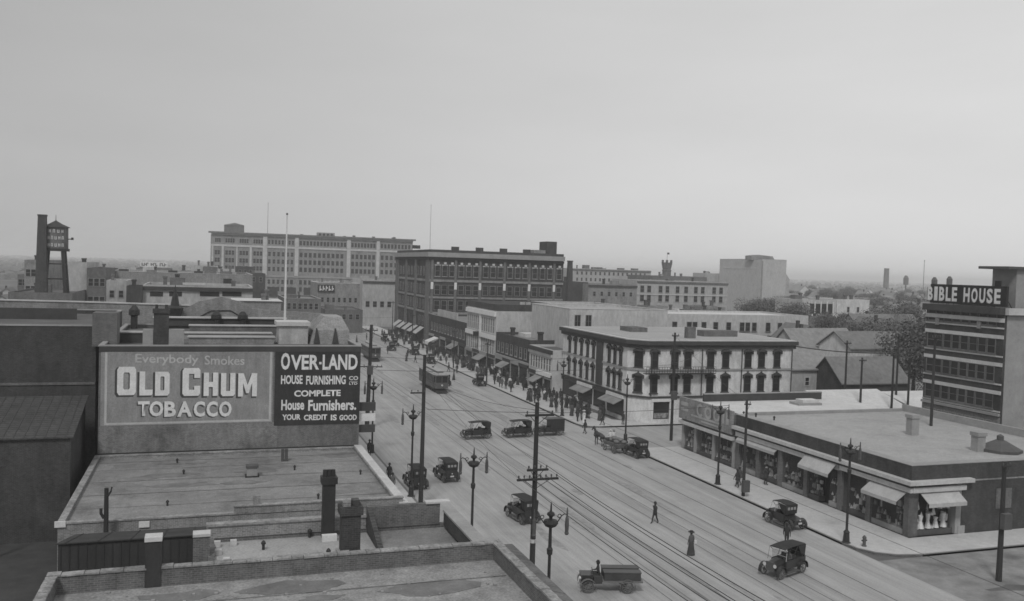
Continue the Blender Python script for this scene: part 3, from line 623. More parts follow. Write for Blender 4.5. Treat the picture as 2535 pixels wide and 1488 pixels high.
m = MB(); m.cyl(0, 0, zb, ztop, 2.35, 2.3, 20); m.build('tank', K['brickmid'], t)
m = MB(); m.lathe(0, 0, ((2.65, ztop), (2.6, ztop + .12), (1.2, ztop + .75), (.2, ztop + 1.35), (.06, ztop + 1.5), (.03, ztop + 2.6)), 20); m.build('cap', K['iron'], t)
m = MB(); m.lathe(0, 0, ((2.6, zb - .55), (2.6, zb - .01)), 20); m.build('platform', K['iron'], t)
for sx in (-1, 1):
    for sy in (-1, 1): MB().tube(((sx * 2.1, sy * 2.0, 0), (sx * 1.5, sy * 1.5, zb - .5)), .34, 6).build('leg', K['iron'], t)
m = MB()
for a in (.33, .66):
    for k in range(4):
        c, s_ = [(1, 1), (-1, 1), (-1, -1), (1, -1)][k], [(-1, 1), (-1, -1), (1, -1), (1, 1)][k]; r = 2.1 - .6 * a
        m.tube(((c[0] * r, c[1] * r, zb * a), (s_[0] * r, s_[1] * r, zb * a)), .09, 4)
m.build('brace', K['iron'], t)
m = MB(); random.seed(5)
for z, n_ in ((.82, 5), (.5, 6), (.16, 6)):
    for i in range(n_):
        a = R_(-90 - 48 + 96 * (i + .5) / n_)
        for k in range(2):
            aa = a + (k - .5) * .11; r = 2.36; z0 = zb + (ztop - zb) * z - .32; m.tube(((r * math.cos(aa), r * math.sin(aa), z0), (r * math.cos(aa), r * math.sin(aa), z0 + .62)), .07, 4)
        m.tube(((2.37 * math.cos(a - .06), 2.37 * math.sin(a - .06), zb + (ztop - zb) * z - .3 + .3 * (i % 3)), (2.37 * math.cos(a + .06), 2.37 * math.sin(a + .06), zb + (ztop - zb) * z - .3 + .3 * (i % 3))), .06, 4)
m.build('lettering', K['white'], t)
m = MB(); m.tube(((2.0, -.4, zb + 1.9), (3.1, -.4, zb + 2.0)), .1, 5); m.box(2.9, 3.3, -.6, -.2, zb + 1.8, zb + 2.3); m.build('hoist_arm', K['iron'], t)
t = thing('brick_smokestack', 'square dark brick smokestack beside the water tower', 'smokestack', (-31.0, 197.5, WT))
m = MB(); m.hexa([(x * s, y * s, z) for z, s in ((0, 1.05), (28.4 - WT, .72)) for x, y in ((-1, -1), (1, -1), (1, 1), (-1, 1))]); m.build('shaft', K['brickdark'], t)
MB().box(-.8, .8, -.8, .8, 28.402 - WT, 28.7 - WT).build('rim', K['brickdark'], t)

# ------------------------------------------------------------------ the big department store far across
Y = 505.0; p, q = ay(520, 577, Y), ay(1016, 595, Y); zt = 34.9
b = Bld('department_store', 'vast eight-storey department store with pale piers and overhanging cornice', 'building', p.x, Y, q.x, Y + 60, zt, K['brickgrey'], K['roofmid'], .6)
b.band('cornice', K['brickmid'], 'S', zt + .003, zt + .9, 1.3, b.x - 1.5, b.x + b.L + 1.5); b.band('cornice_soffit', K['stonemid'], 'S', zt - .8, zt, .7)
b.band('string_course', K['stone'], 'S', zt - 7.0, zt - 5.9, .35)
b.band('string_course', K['stonemid'], 'S', 12.0, 12.9, .35)
us = [(523, 4), (548, 5), (583, 3), (617, 5), (652, 10), (730, 9), (858, 9), (930, 8)]
for u, wpx in us:
    x = ay(u, 620, Y).x; hw = wpx * .23 / 2; b.part('pier', K['stone'], x - hw, x + hw, Y - .6, Y + .02, 12.92, zt - 6.02 + (0 if wpx < 8 else 0))
    if wpx > 7: b.part('upper_pier', K['stone'], x - hw, x + hw, Y - .55, Y + .02, zt - 5.88, zt - .82)
pairs = [(523, 548, 3), (548, 583, 4), (583, 617, 4), (617, 652, 4), (652, 730, 8), (730, 858, 14), (858, 930, 8), (930, 1016, 9)]
for u0, u1, k in pairs:
    x0, x1 = ay(u0, 620, Y).x + 1.2, ay(u1, 620, Y).x - 1.2
    b.wins('S', [x0 + (x1 - x0) * (i + .5) / k for i in range(k)], (zt - 4.9,), 1.2, 2.4, 'bare', K['stonemid'])
    b.wins('S', [x0 + (x1 - x0) * (i + .5) / (k * .75) for i in range(int(k * .75))], (zt - 11.5, zt - 15.6, zt - 19.7, 8.2, 4.2), 1.5, 2.5, 'bare', K['stonemid'])
for u0, u1, k in ((655, 690, 2), (700, 735, 2), (745, 800, 3)):
    x0, x1 = ay(u0, 620, Y).x, ay(u1, 620, Y).x
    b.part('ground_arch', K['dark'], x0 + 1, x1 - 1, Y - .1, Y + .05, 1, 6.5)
x = ay(575, 570, Y + 20).x; h = b.part('roof_house', K['brickmid'], x - 5, x + 5.5, Y + 16, Y + 28, zt - .57, zt + 5.2)
m = MB(); m.yprism(((x - 5.2 - b.x, zt + 5.2), (x + 5.7 - b.x, zt + 5.2), (x + 3.6 - b.x, zt + 5.8), (x + .4 - b.x, zt + 6.5), (x - 3 - b.x, zt + 5.8)), 15.8, 28.2); m.build('roof_house_cap', K['roofmid'], b.o)
x = ay(803, 575, Y + 10).x; b.part('roof_house', K['stonemid'], x - 4.8, x + 4.8, Y + 10, Y + 16, zt - .57, zt + 3.0)
for i in range(4): b.part('louvre', K['dark'], x - 4.2 + i * 2.2, x - 2.8 + i * 2.2, Y + 9.95, Y + 10.05, zt + 1, zt + 2.4)
random.seed(2)
for i in range(9): x = b.x + random.uniform(5, 105); b.part('roof_vent', K['brickmid'], x - .6, x + .8, Y + 6, Y + 8, zt - .57, zt + random.uniform(1.2, 2.0))
b.finish()
for u, vt_, v0, lab in ((660, 498, 574, 'slender faint flagpole on the department store roof'), (708, 508, 574, 'taller dark flagpole rising over the department store')):
    pass
def pole_thing(name, label, x, y, z0, z1, r, m='ironmid'):
    t = thing(name, label, 'flagpole', (x, y, z0)); MB().cyl(0, 0, 0, z1 - z0, r, r * .6, 6).build('pole', K[m], t); MB().ball((0, 0, z1 - z0), r * 1.6, 6).build('finial', K[m], t); return t
p = ay(660, 500, 512); pole_thing('flagpole', 'slender faint flagpole on the department store roof', p.x, 512, zt - .58, p.z, .16, 'stonemid')
p = ay(1061, 505, 230); pole_thing('flagpole', 'thin flagpole rising from the dark five-storey block', p.x, 230, 24.3, p.z, .07, 'stonemid')

# ------------------------------------------------------------------ dark five-storey block
FY, FX = 223.0, 54.4
b = Bld('five_storey_block', 'dark brick five-storey commercial block with pale overhanging cornice', 'building', FX, FY, 91.2, 266, 25.2, K['brickdark'], K['roofdark'], .7)
b.band('cornice', K['stonemid'], 'SW', 23.3, 24.5, 1.0); b.band('cornice_shelf', K['trimdark'], 'SW', 22.6, 23.2, .5)
b.band('string_course', K['brickgrey'], 'SW', 16.9, 17.5, .22); b.band('string_course', K['brickgrey'], 'SW', 12.6, 13.1, .22); b.band('string_course', K['brickgrey'], 'SW', 8.6, 9.1, .22)
bays = [ay(u, 700, FY).x for u in (1062, 1120, 1180, 1240, 1301, 1362, 1390)]
for x0, x1 in zip(bays, bays[1:]):
    x1 = min(x1, 91.0); k = 3 if x1 - x0 > 4 else 1; cs = [x0 + .55 + (x1 - x0 - .6) * (i + .5) / k for i in range(k)]
    b.part('pier', K['brickmid'], x0 - .3, x0 + .35, FY - .35, FY + .02, 0, 22.55); b.part('pier_cap', K['white'], x0 - .32, x0 + .37, FY - .42, FY - .352, 15.0, 16.8)
    b.wins('S', cs, (13.6, 9.6, 5.4), 1.5, 2.5, 'bare', K['brickgrey']); b.wins('S', cs, (18.3,), 1.4, 2.8, 'lintel', K['brickgrey'], K['stone'])
    for c in cs: b.part('cornice_bracket', K['stone'], c - .3, c + .3, FY - .5, FY + .02, 21.4, 22.0)
b.wins('W', [226.5 + 3.7 * i for i in range(11)], (18.3, 13.6, 9.6, 5.2), 1.5, 2.5, 'bare', K['brickgrey'])
for y0, y1 in ((223.2, 227), (238, 240), (250, 252), (262, 265.8)): b.part('pier', K['brickmid'], FX - .4, FX + .02, y0, y1, 0, 22.55)
for u0, u1 in ((1000, 1050), (1112, 1130), (1172, 1190), (1232, 1248), (1290, 1305)):
    x = ay((u0 + u1) / 2, 605, FY).x; b.part('parapet_block', K['brickdark'], x - 1, x + 1, FY + .02, FY + .5, 25.203, 26.1)
b.part('roof_house', K['brickdark'], ay(1340, 600, 232).x, ay(1364, 600, 232).x, 230, 236, 24.53, 28.7); b.part('roof_house', K['brickgrey'], ay(1312, 600, 229).x, ay(1340, 600, 229).x, 228, 234, 24.53, 26.2)
q = MB()
for i in range(5):
    y = 228.5 + i * 7; q.hexa(((-.05, y - FY, 4.6), (-.05, y + 4.5 - FY, 4.6), (-2.2, y + 4.5 - FY, 3.0), (-2.2, y - FY, 3.0), (-.05, y - FY, 4.72), (-.05, y + 4.5 - FY, 4.72), (-2.2, y + 4.5 - FY, 3.1), (-2.2, y - FY, 3.1)))
q.build('shop_awnings', K['canvas'], b.o)
b.finish()
t = thing('brick_smokestack', 'plain square chimney stack beside the dark five-storey block', 'smokestack', (ay(1403, 640, 262).x, 262, 0))
MB().hexa([(x * s, y * s, z) for z, s in ((0, 1.2), (23.6, .65)) for x, y in ((-1, -1), (1, -1), (1, 1), (-1, 1))]).build('shaft', K['brickdark'], t); MB().box(-.75, .75, -.75, .75, 23.602, 24.0).build('rim', K['brickdark'], t)

# ------------------------------------------------------------------ blocks closing the street beyond
b = far_block('pale-fronted hotel block with white roof sign closing the street', 782, 888, 697, 800, 302, 22, 'brickgrey', 'roofwhite', coping='white', par=.4, rows=(-6.5, -10.5), n=7, w=1.0, h=1.7)
C3 = crop((770, 680), 11.455)
p, q = ay(*C3(185, 480), 301.9), ay(*C3(670, 290), 301.9); sg = b.part('roof_sign', K['signdark'], p.x, q.x, 301.55, 301.75, p.z, q.z)
m = MB(); L = q.x - p.x; H = q.z - p.z
for i in range(5):
    x = p.x + L * (.1 + .18 * i) - b.x; m.hexa([(x + a + dz * .12, y, p.z + H * (.15 + .7 * dz)) for dz in (0, 1) for a, y in ((0, -.5), (L * .05, -.5), (L * .05, -.46), (0, -.46))]); m.box(x + L * .05, x + L * .13, -.5, -.46, p.z + H * (.2 + .12 * (i % 3)), p.z + H * (.42 + .12 * (i % 3)))
m.build('lettering', K['white'], sg)
far_block('narrow pale block with dark top storey beside the dark five-storey block', 893, 972, 690, 800, 296, 22, 'stucco2', 'brickmid', par=.5, cornice='brickdark', rows=(-9,), n=4, w=1.4, h=2)
b = far_block('low dark-fronted shop row at the street bend', 800, 893, 762, 800, 268, 20, 'brickmid', 'roofdark', par=.4, rows=(-3,), n=5, w=1.2, h=1.7)
far_block('row of grey shops in the middle distance behind the turret', 700, 790, 735, 790, 250, 24, 'brickmid', 'roofmid', par=.4, coping='stonemid', rows=(-3,), n=6, w=1.1, h=1.8)

# ------------------------------------------------------------------ shop row on the far pavement
def row_block(name, label, y0, y1, z, D, wall, roof, x=54.4, par=.5, cop=None): return Bld(name, label, 'building', x, y0, x + D, y1, z, K[wall], K[roof], par, K[cop] if cop else None)
def shopfront(b, y0, y1, n, zh=3.4, awn=None, X=None, am='canvasgrey'):
    X = b.x if X is None else X; st = (y1 - y0) / n
    for i in range(n):
        a = y0 + st * i
        b.part('shop_window', K['glass'], X - .05, X + .05, a + .35, a + st - .35, .6, zh - .3); b.part('shop_fascia', K['stonemid' if i % 2 else 'trimdark'], X - .2, X + .03, a + .1, a + st - .1, zh, zh + .6)
        b.part('pier', K['stonemid'], X - .12, X + .03, a - .12, a + .25, 0, zh - .02)
        if awn and i in awn:
            q = MB(); x0, x1, aa, cc = X - .22 - b.x, X - 1.9 - b.x, a + .2 - b.y, a + st - .2 - b.y
            q.hexa(((x0, aa, zh - .1), (x0, cc, zh - .1), (x1, cc, zh - 1.0), (x1, aa, zh - 1.0), (x0, aa, zh - .02), (x0, cc, zh - .02), (x1, cc, zh - .92), (x1, aa, zh - .92))); q.build('awning', K[am], b.o)
b = row_block('white_fronted_block', 'three-storey white-fronted block with rows of tall mullioned windows', 167.2, 188.0, 12.4, 15.5, 'stucco', 'roofmid', par=.5)
b.part('upper_parapet', K['brickdark'], 54.42, 69.8, 167.22, 187.9, 12.402, 13.7)
for z in (11.3, 6.6): b.part('white_band', K['white'], 54.0, 54.42, 167.3, 187.9, z, z + .9)
b.wins('W', [168.6 + 1.52 * i for i in range(6)] + [179.2 + 1.52 * i for i in range(6)], (7.8, 3.6), 1.2, 3.0, 'mull', K['stone'])
b.part('front_pier', K['white'], 54.2, 54.42, 177.2, 178.2, 3.4, 11.29); b.part('hanging_sign', K['iron'], 52.8, 54.0, 177.5, 177.7, 6.6, 7.6)
shopfront(b, 167.3, 188, 4, 3.0, (1,)); b.finish()
b = row_block('low_brick_shops', 'low dark brick shops between the white-fronted block and the five-storey block', 188.3, 222.6, 8.6, 16, 'brickdark', 'roofmid', par=.5, cop='stonemid')
b.part('roof_sign', K['stucco2'], 54.3, 54.6, 196, 214, 8.75, 10.3)
q = MB(); q.hexa(((-.1, 24, 3.2), (-.1, 28, 3.2), (-2.6, 28, 2.2), (-2.6, 24, 2.2), (-.1, 24, 3.35), (-.1, 28, 3.35), (-2.6, 28, 2.35), (-2.6, 24, 2.35))); q.box(-2.65, -2.6, 24, 28, 1.5, 2.3); q.build('white_awning', K['white'], b.o)
b.wins('W', [190 + 2.7 * i for i in range(12)], (4.8,), 1.2, 2.0, 'lintel'); shopfront(b, 188.5, 222.5, 6, 3.2, (1, 4)); b.finish()
b = row_block('dark_brick_shops', 'two-storey dark brick shops with skylights in front of the pale party wall', 147.8, 167.0, 8.3, 17, 'brickdark', 'roofmid', par=.5)
b.part('roof_skylight', K['roofwhite'], 58, 61.0, 160, 164, 7.83, 8.5); b.part('roof_skylight', K['roofwhite'], 59.5, 64, 152, 156, 7.83, 8.4); b.chimney(57.5, 150.5, 7.8, 9.6, .8); b.chimney(57, 164.5, 7.8, 9.4, .7)
b.wins('W', [149.5 + 2.6 * i for i in range(7)], (4.7,), 1.2, 2.0, 'lintel'); b.band('fascia_band', K['stonemid'], 'W', 3.8, 4.2, .25); shopfront(b, 148, 166.9, 4, 3.2, (2,)); b.finish()
b = row_block('pale_pier_shops', 'two-storey shops with narrow pale piers next to the three-storey hotel', 136.4, 147.6, 7.6, 15, 'stone', 'roofdark', par=.4)
b.band('cornice', K['trimdark'], 'W', 6.9, 7.55, .5); b.band('cornice_strip', K['stone'], 'W', 6.4, 6.88, .3)
b.wins('W', [137.4 + 1.27 * i for i in range(8)], (3.9,), .85, 2.2, 'bare', K['stone']); b.part('lower_band', K['white'], 54.0, 54.42, 136.6, 143, 3.0, 3.7); shopfront(b, 136.5, 147.5, 3, 2.8, (1,)); b.finish()
b = Bld('pale_party_wall_block', 'long pale rendered party wall with pilasters behind the shop row', 'building', 70.1, 169.5, 86, 190, 13.6, K['stucco'], K['roofpale'], .4, K['stone'])
for u in (1284, 1298, 1362): p = ay(u, 780, 169.5); b.part('pilaster', K['stucco2'], p.x - .5, p.x + .5, 169.2, 169.52, 6, 14.2)
b.finish()
b = Bld('pale_rendered_block', 'tall pale rendered block with two dark windows rising behind the hotel', 'building', 59.2, 141.3, 78.2, 160, 14.3, K['stucco'], K['roofpale'], .4, K['stone'])
b.wins('S', (ay(1421, 790, 141.3).x, ay(1448, 790, 141.3).x), (11.1,), 1.1, 2.2, 'mull', K['brickmid']); b.finish()
b = Bld('pale_windowed_block', 'long pale wall with a row of dark windows behind the hotel roof', 'building', 89.0, 163, 125.0, 180, 12.6, K['stucco'], K['roofwhite'], .4)
us = (1660, 1696, 1710, 1732, 1761, 1793, 1826, 1840, 1856, 1890, 1919)
b.wins('S', [ay(u, 800, 163).x for u in us], (9.1,), 1.15, 1.9, 'plain', K['brickmid']); b.wins('S', [ay(u, 830, 163).x for u in us], (5.6,), 1.15, 1.9, 'plain', K['brickmid'])
b.finish()

# ------------------------------------------------------------------ the corner hotel with hooded windows
t = thing('corner_hotel', 'three-storey pale corner hotel with dark hooded windows and heavy cornice', 'building', (56, 109.6, 0))
fp = [(2.3, 0), (25.6, 0), (25.6, 26.4), (0, 26.4), (0, 2.6)]
MB().prism(fp, 0, 11.0).build('wall', K['paint'], t)
def inset(pts, d):
    cx = sum(p[0] for p in pts) / len(pts); cy = sum(p[1] for p in pts) / len(pts)
    return [(p[0] + (d if p[0] < cx else -d), p[1] + (d if p[1] < cy else -d)) for p in pts]
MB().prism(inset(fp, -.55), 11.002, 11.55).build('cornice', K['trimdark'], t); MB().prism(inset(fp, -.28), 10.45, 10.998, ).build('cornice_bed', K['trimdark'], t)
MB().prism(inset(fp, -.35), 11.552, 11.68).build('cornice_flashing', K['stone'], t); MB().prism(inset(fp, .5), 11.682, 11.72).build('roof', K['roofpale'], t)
for z, mm in ((7.35, 'stonemid'), (3.55, 'trimdark')):
    MB().prism(inset(fp, -.14), z, z + .28).build('string_course', K[mm], t)
def hwin(u, v0, face='S', w=1.15, h=2.3):
    for z in (4.3, 7.75):
        if face == 'S': x = ay(u, v0, 109.6).x; win(t, (x - 56, 0, z), 0, w, h, 'hood', K['trimdark'])
for u in (1610, 1660, 1692, 1748, 1785, 1840, 1873, 1911): hwin(u, 900)
for z in (4.3, 7.75):
    win(t, (1.15, 1.3, z), -R_(48.5), 1.3, 2.3, 'hood', K['trimdark'])
    for i, y in enumerate((4.6, 6.5, 8.4, 14.0, 16.2, 18.6, 21.0, 23.4)): win(t, (0, y, z), -math.pi / 2, .95, 2.25, 'hood', K['trimdark'])
for x in (2.45, 10.4, 16.9, 25.4): MB().cyl(x, -.12, 3.9, 10.4, .09, .09, 6).build('downspout', K['trimdark'], t)
for y in (10.6,): MB().box(-.25, -.003, y, y + 2.0, 4, 10.4).build('dark_bay', K['trimdark'], t)
q = MB(); x0, x1 = ay(1582, 910, 109.6).x - 56, ay(1752, 910, 109.6).x - 56
q.box(x0, x1, -1.1, -.05, 7.02, 7.1)
for i in range(28): x = x0 + (x1 - x0) * i / 27; q.box(x - .02, x + .02, -1.08, -1.03, 7.1, 8.0)
q.box(x0, x1, -1.09, -1.02, 8.0, 8.06); q.box(x0, x1, -1.09, -1.02, 7.5, 7.55); q.build('fire_balcony', K['iron'], t)
sw = MB().box(2.9, 5.4, -.06, .02, .7, 3.0).build('shop_window', K['glass'], t)
q = MB(); q.box(2.6, 2.88, -.2, .02, 0, 3.1); q.box(5.42, 5.7, -.2, .02, 0, 3.1); q.box(2.6, 5.7, -.25, .02, 3.1, 3.5); q.build('shop_surround', K['white'], sw)
MB().box(3.0, 5.3, -.12, -.07, .8, 1.5).build('goods', K['goods'], sw)
for y0, y1, aw in ((3.2, 8.6, 1), (9.3, 13.5, 0), (14, 19.5, 1), (20, 25.8, 0)):
    sw = MB().box(-.05, .02, y0, y1, .6, 3.0).build('shop_window', K['glass'], t)
    MB().box(-.3, -.003, y0, y1, 3.05, 3.5).build('shop_fascia', K['white' if aw else 'trimdark'], t)
    if aw: q = MB(); q.hexa(((-.3, y0, 2.9), (-.3, y1, 2.9), (-1.6, y1, 2.3), (-1.6, y0, 2.3), (-.3, y0, 3.0), (-.3, y1, 3.0), (-1.6, y1, 2.4), (-1.6, y0, 2.4))); q.build('awning', K['canvasgrey'], t)
for x in (9, 14, 20): MB().box(x, x + 1.2, -.05, .02, .15, 2.6).build('door', K['trimdark'], t)
MB().box(6.2, 9.0, 14.0, 18, 11.72, 12.4).build('roof_hatch', K['brickmid'], t); MB().box(9.5, 10.8, 2.6, 3.6, 11.72, 13.3).build('chimney', K['brickmid'], t)
MB().box(14.2, 20.0, 6, 8, 11.72, 12.6).build('skylight', K['brickmid'], t)

far_block('low block with a bright white tin roof beside the gabled hall', 575, 692, 741, 790, 150, 10, 'brickgrey', 'roofwhite', par=0)

random.seed(51)
for i in range(22):
    u = random.uniform(40, 640); Y = random.uniform(245, 430); v = 640 + (430 - Y) * .10 + random.uniform(4, 22); wd = random.uniform(24, 70)
    if u < 428 and u + wd > 332: continue
    far_block('low flat-roofed building among the crowded roofs beyond the gabled hall', u, u + wd, v, v + 30, Y, random.uniform(10, 20), random.choice(('brickmid', 'brickgrey', 'brickdark', 'stucco2', 'brickmid')), random.choice(('roofmid', 'roofdark', 'roofpale', 'roofwhite')), par=.4, rows=(-3,), n=3, group='crowded flat roofs beyond the gabled hall')
for i in range(16):
    u = random.uniform(1400, 1800); Y = random.uniform(185, 280); v = 742 + (280 - Y) * .25 + random.uniform(0, 10); wd = random.uniform(25, 60)
    far_block('low flat-roofed building among the roofs behind the pale windowed wall', u, u + wd, v, v + 30, Y, random.uniform(8, 16), random.choice(('brickmid', 'brickgrey', 'stucco2')), random.choice(('roofmid', 'roofpale', 'roofwhite')), par=.3, rows=(-3,), n=2, group='low roofs behind the pale windowed wall')
# ------------------------------------------------------------------ corner shops with the wide pale roof
def goods(par, x0, x1, y0, y1, seed, z0=.75, rows=3, light=.5):
    random.seed(seed); m = MB()
    for k in range(rows * 9):
        m.m = 0 if random.random() < light else (1 if random.random() < .6 else 2)
        x = random.uniform(x0 + .08, x1 - .08); y = random.uniform(y0 + .1, y1 - .1); z = z0 + random.choice((0, 0, .55, 1.1, 1.6)) ; h = random.uniform(.15, .55); s = random.uniform(.06, .2)
        if random.random() < .5: m.box(x - s * .6, x + s * .6, y - s, y + s, z, z + h)
        else: m.lathe(x, y, ((s * .9, z), (s * .5, z + h * .6), (s * .25, z + h * .8), (s * .3, z + h), (.02, z + h * 1.15)), 7)
    return m.build('goods', [K['goodsw'], K['goods'], K['stonemid']], par)
b = Bld('corner_shops', 'long one-storey corner shop row with wide pale roof and dark fascia', 'building', 55.25, 57.75, 78.8, 84.2, 5.5, K['brickdark'], K['roofpale'], 0.0)
X0, Y0 = 54.3, 56.9
b.part('fascia', K['brickdark'], X0, 55.2, Y0, 82.2, 4.35, 6.0); b.part('fascia', K['brickdark'], 55.202, 80.5, Y0, 57.7, 4.35, 5.998)
b.part('fascia_coping', K['stonemid'], X0 - .05, 55.26, Y0 - .05, 82.2, 6.003, 6.06); b.part('fascia_coping', K['stonemid'], 55.262, 80.5, Y0 - .05, 57.76, 6.003, 6.06)
b.part('cornice', K['stone'], X0 - .55, X0 - .003, Y0 - .5, 82.2, 4.5, 4.82); b.part('cornice', K['stone'], X0, 60.4, Y0 - .55, Y0 - .003, 4.5, 4.82)
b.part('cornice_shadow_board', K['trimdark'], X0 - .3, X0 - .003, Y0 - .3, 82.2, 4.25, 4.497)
b.part('sign_strip', K['stone'], X0 - .28, X0 - .003, Y0 - .25, 65.2, 3.85, 4.247); b.part('sign_strip', K['stone'], X0, 59.8, Y0 - .3, Y0 - .003, 3.85, 4.247)
b.part('sign_strip', K['stonemid'], X0 - .28, X0 - .003, 65.3, 70.0, 3.75, 4.247); b.part('sign_strip', K['stone'], X0 - .28, X0 - .003, 70.1, 81.8, 3.8, 4.247)
b.part('side_wall', K['brickdark'], 59.6, 80.5, Y0, 57.72, 0, 4.348)
b.part('wall_panel', K['brickmid'], 63.3, 65.0, Y0 - .06, Y0 - .003, 2.0, 3.7); b.part('wall_base_block', K['stonemid'], 59.3, 60.0, Y0 - .1, Y0 - .003, .15, .8); b.part('wall_string', K['brickgrey'], 60.5, 80.5, Y0 - .05, Y0 - .003, 4.5, 4.62)
for y in (57.0, 61.4, 65.1, 69.9, 74.0, 77.7, 81.4): b.part('pier', K['brickmid'], X0 - .05, 55.2, y, y + .55, .15, 4.348)
b.part('pier', K['stonemid'], 59.0, 59.55, Y0 - .05, 57.7, .15, 4.348)
for i, (y0, y1) in enumerate(((57.6, 61.35), (62.0, 65.05), (65.7, 66.9), (68.3, 69.85), (70.5, 73.95), (74.6, 77.65), (78.3, 81.35))):
    sw = b.part('shop_window', K['dark'], 55.16, 55.245, y0, y1, .6, 3.8); b.part('stall_riser', K['ironmid' if i % 2 else 'stonemid'], X0 + .1, 55.15, y0, y1, .15, .6)
    g_ = goods(b.o, 54.5 - b.x, 55.1 - b.x, y0 - b.y, y1 - b.y, 40 + i, .62, 4 if i in (4, 5) else 3, .45)
    MB().box(X0 + .16 - b.x, X0 + .18 - b.x, y0 - b.y, y1 - b.y, .6, 3.78).build('pane', K['pane'], sw)
b.part('door', K['dark'], 55.14, 55.246, 66.95, 68.25, .15, 3.4)
sw = b.part('shop_window', K['dark'], 55.3, 58.95, 57.66, 57.745, .6, 3.6); b.part('stall_riser', K['ironmid'], 55.25, 58.98, 57.1, 57.65, .15, .6)
goods(b.o, .1, 3.6, -.55, -.12, 77, .62, 4, .5)
q = MB()
for i, (x, h) in enumerate(((.55, 1.1), (1.3, 1.25), (2.1, .9), (2.9, 1.2))):
    q.lathe(x, -.45, ((.05, .65), (.28, .7), (.18, 1.1), (.12, 1.3), (.2, .65 + h), (.03, .7 + h)), 8)
q.build('dress_forms', K['white'], b.o)
def awning(b, y0, y1, z, drop, X, proj, m='canvas'):
    q = MB(); A, B_ = X - .02 - b.x, X - proj - b.x; a, c = y0 - b.y, y1 - b.y
    q.hexa(((A, a, z), (A, c, z), (B_, c, z - drop), (B_, a, z - drop), (A, a, z + .07), (A, c, z + .07), (B_, c, z - drop + .07), (B_, a, z - drop + .07)))
    q.box(B_, B_ + .03, a, c, z - drop - .22, z - drop - .003); q.build('awning', K[m], b.o)
awning(b, 57.3, 61.4, 3.75, .75, X0, 1.1); awning(b, 65.6, 69.9, 4.2, .9, X0 - .3, .9); awning(b, 74.6, 81.4, 3.75, .35, X0, .5)
q = MB(); x0, x1 = 55.2 - b.x, 59.1 - b.x; q.hexa(((x0, -.87, 3.75), (x1, -.87, 3.75), (x1, -1.9, 3.05), (x0, -1.9, 3.05), (x0, -.87, 3.82), (x1, -.87, 3.82), (x1, -1.9, 3.12), (x0, -1.9, 3.12))); q.box(x0, x1, -1.93, -1.9, 2.8, 3.1); q.build('awning', K['canvas'], b.o)
b.part('rear_parapet', K['stonemid'], 78.4, 78.8, 62, 84.2, 5.54, 6.3); b.part('rear_parapet', K['stonemid'], 57, 78.39, 83.9, 84.2, 5.54, 5.85)
p = az(2252, 1072, 5.53); b.chimney(p.x, p.y + .4, 5.53, 7.6, .9, .8, K['stonemid'])
p = az(2415, 1112, 5.53); b.chimney(p.x, p.y + .4, 5.53, 7.3, .9, .8, K['stonemid'])
p = az(2460, 1110, 5.53); q = MB(); q.lathe(p.x - b.x, p.y - b.y, ((1.9, 5.53), (1.9, 5.8), (1.75, 5.85), (.45, 6.55), (.3, 6.57), (.3, 6.95), (.05, 7.1)), 8); q.build('roof_lantern', K['ironmid'], b.o)
for u, v in ((1905, 1034), (1860, 1026), (1830, 1022)): p = az(u, v, 5.53); b.vent(p.x, p.y, 5.53, .12, .45)
b.finish()
b = Bld('sign_fronted_shop', 'one-storey shop with a broad painted signboard beside the corner shops', 'building', 55.2, 84.25, 77.0, 93.6, 5.6, K['brickdark'], K['roofwhite'], 0.0)
b.part('front_wall', K['brickmid'], 54.3, 55.2, 82.25, 93.6, 3.5, 5.9)
b.part('cornice', K['stone'], 53.8, 54.297, 82.25, 93.6, 3.15, 3.5)
sg = b.part('signboard', K['brickgrey'], 53.9, 54.2, 82.4, 93.7, 3.75, 6.3)
q = MB(); X = 53.87 - b.x
def yb(a0, a1, z0, z1): q.box(X, X + .025, a0 - b.y, a1 - b.y, z0, z1)
yb(91.6, 93.2, 5.35, 5.8); yb(91.6, 93.2, 4.75, 5.05); yb(84.6, 90.8, 4.42, 4.62); yb(84.6, 88.6, 4.05, 4.22)
for yc, r0, r1, a0, a1 in ((88.9, .45, .75, 40, 320), (87.2, .4, .75, 0, 360), (85.4, .4, .7, 60, 360)):
    n_ = 18
    for i in range(n_):
        A, B_ = R_(a0 + (a1 - a0) * i / n_), R_(a0 + (a1 - a0) * (i + 1) / n_)
        q.quad(*[(X, yc - b.y - r * math.cos(t), 5.35 + r * math.sin(t)) for r, t in ((r0, A), (r1, A), (r1, B_), (r0, B_))])
yb(83.0, 83.5, 4.7, 6.0); yb(83.9, 84.2, 4.7, 5.8)
q.build('lettering', K['letterfaint'], sg)
for i, (y0, y1) in enumerate(((82.9, 86.3), (86.8, 90.2), (91.0, 93.0))):
    sw = b.part('shop_window', K['dark'], 55.1, 55.195, y0, y1, .5, 3.1); b.part('stall_riser', K['ironmid'], 54.4, 55.09, y0, y1, .15, .5)
    goods(b.o, 54.5 - b.x, 55.05 - b.x, y0 - b.y, y1 - b.y, 60 + i, .55, 3, .6); MB().box(54.44 - b.x, 54.46 - b.x, y0 - b.y, y1 - b.y, .5, 3.08).build('pane', K['pane'], sw)
for y in (82.3, 86.35, 90.3, 93.1): b.part('pier', K['stonemid'], 54.3, 55.15, y, y + .45, .15, 3.148)
b.part('rear_parapet', K['trimdark'], 57, 74, 93.2, 93.6, 5.64, 6.5); b.part('rear_coping', K['stonemid'], 57, 74, 93.15, 93.65, 6.5, 6.6)
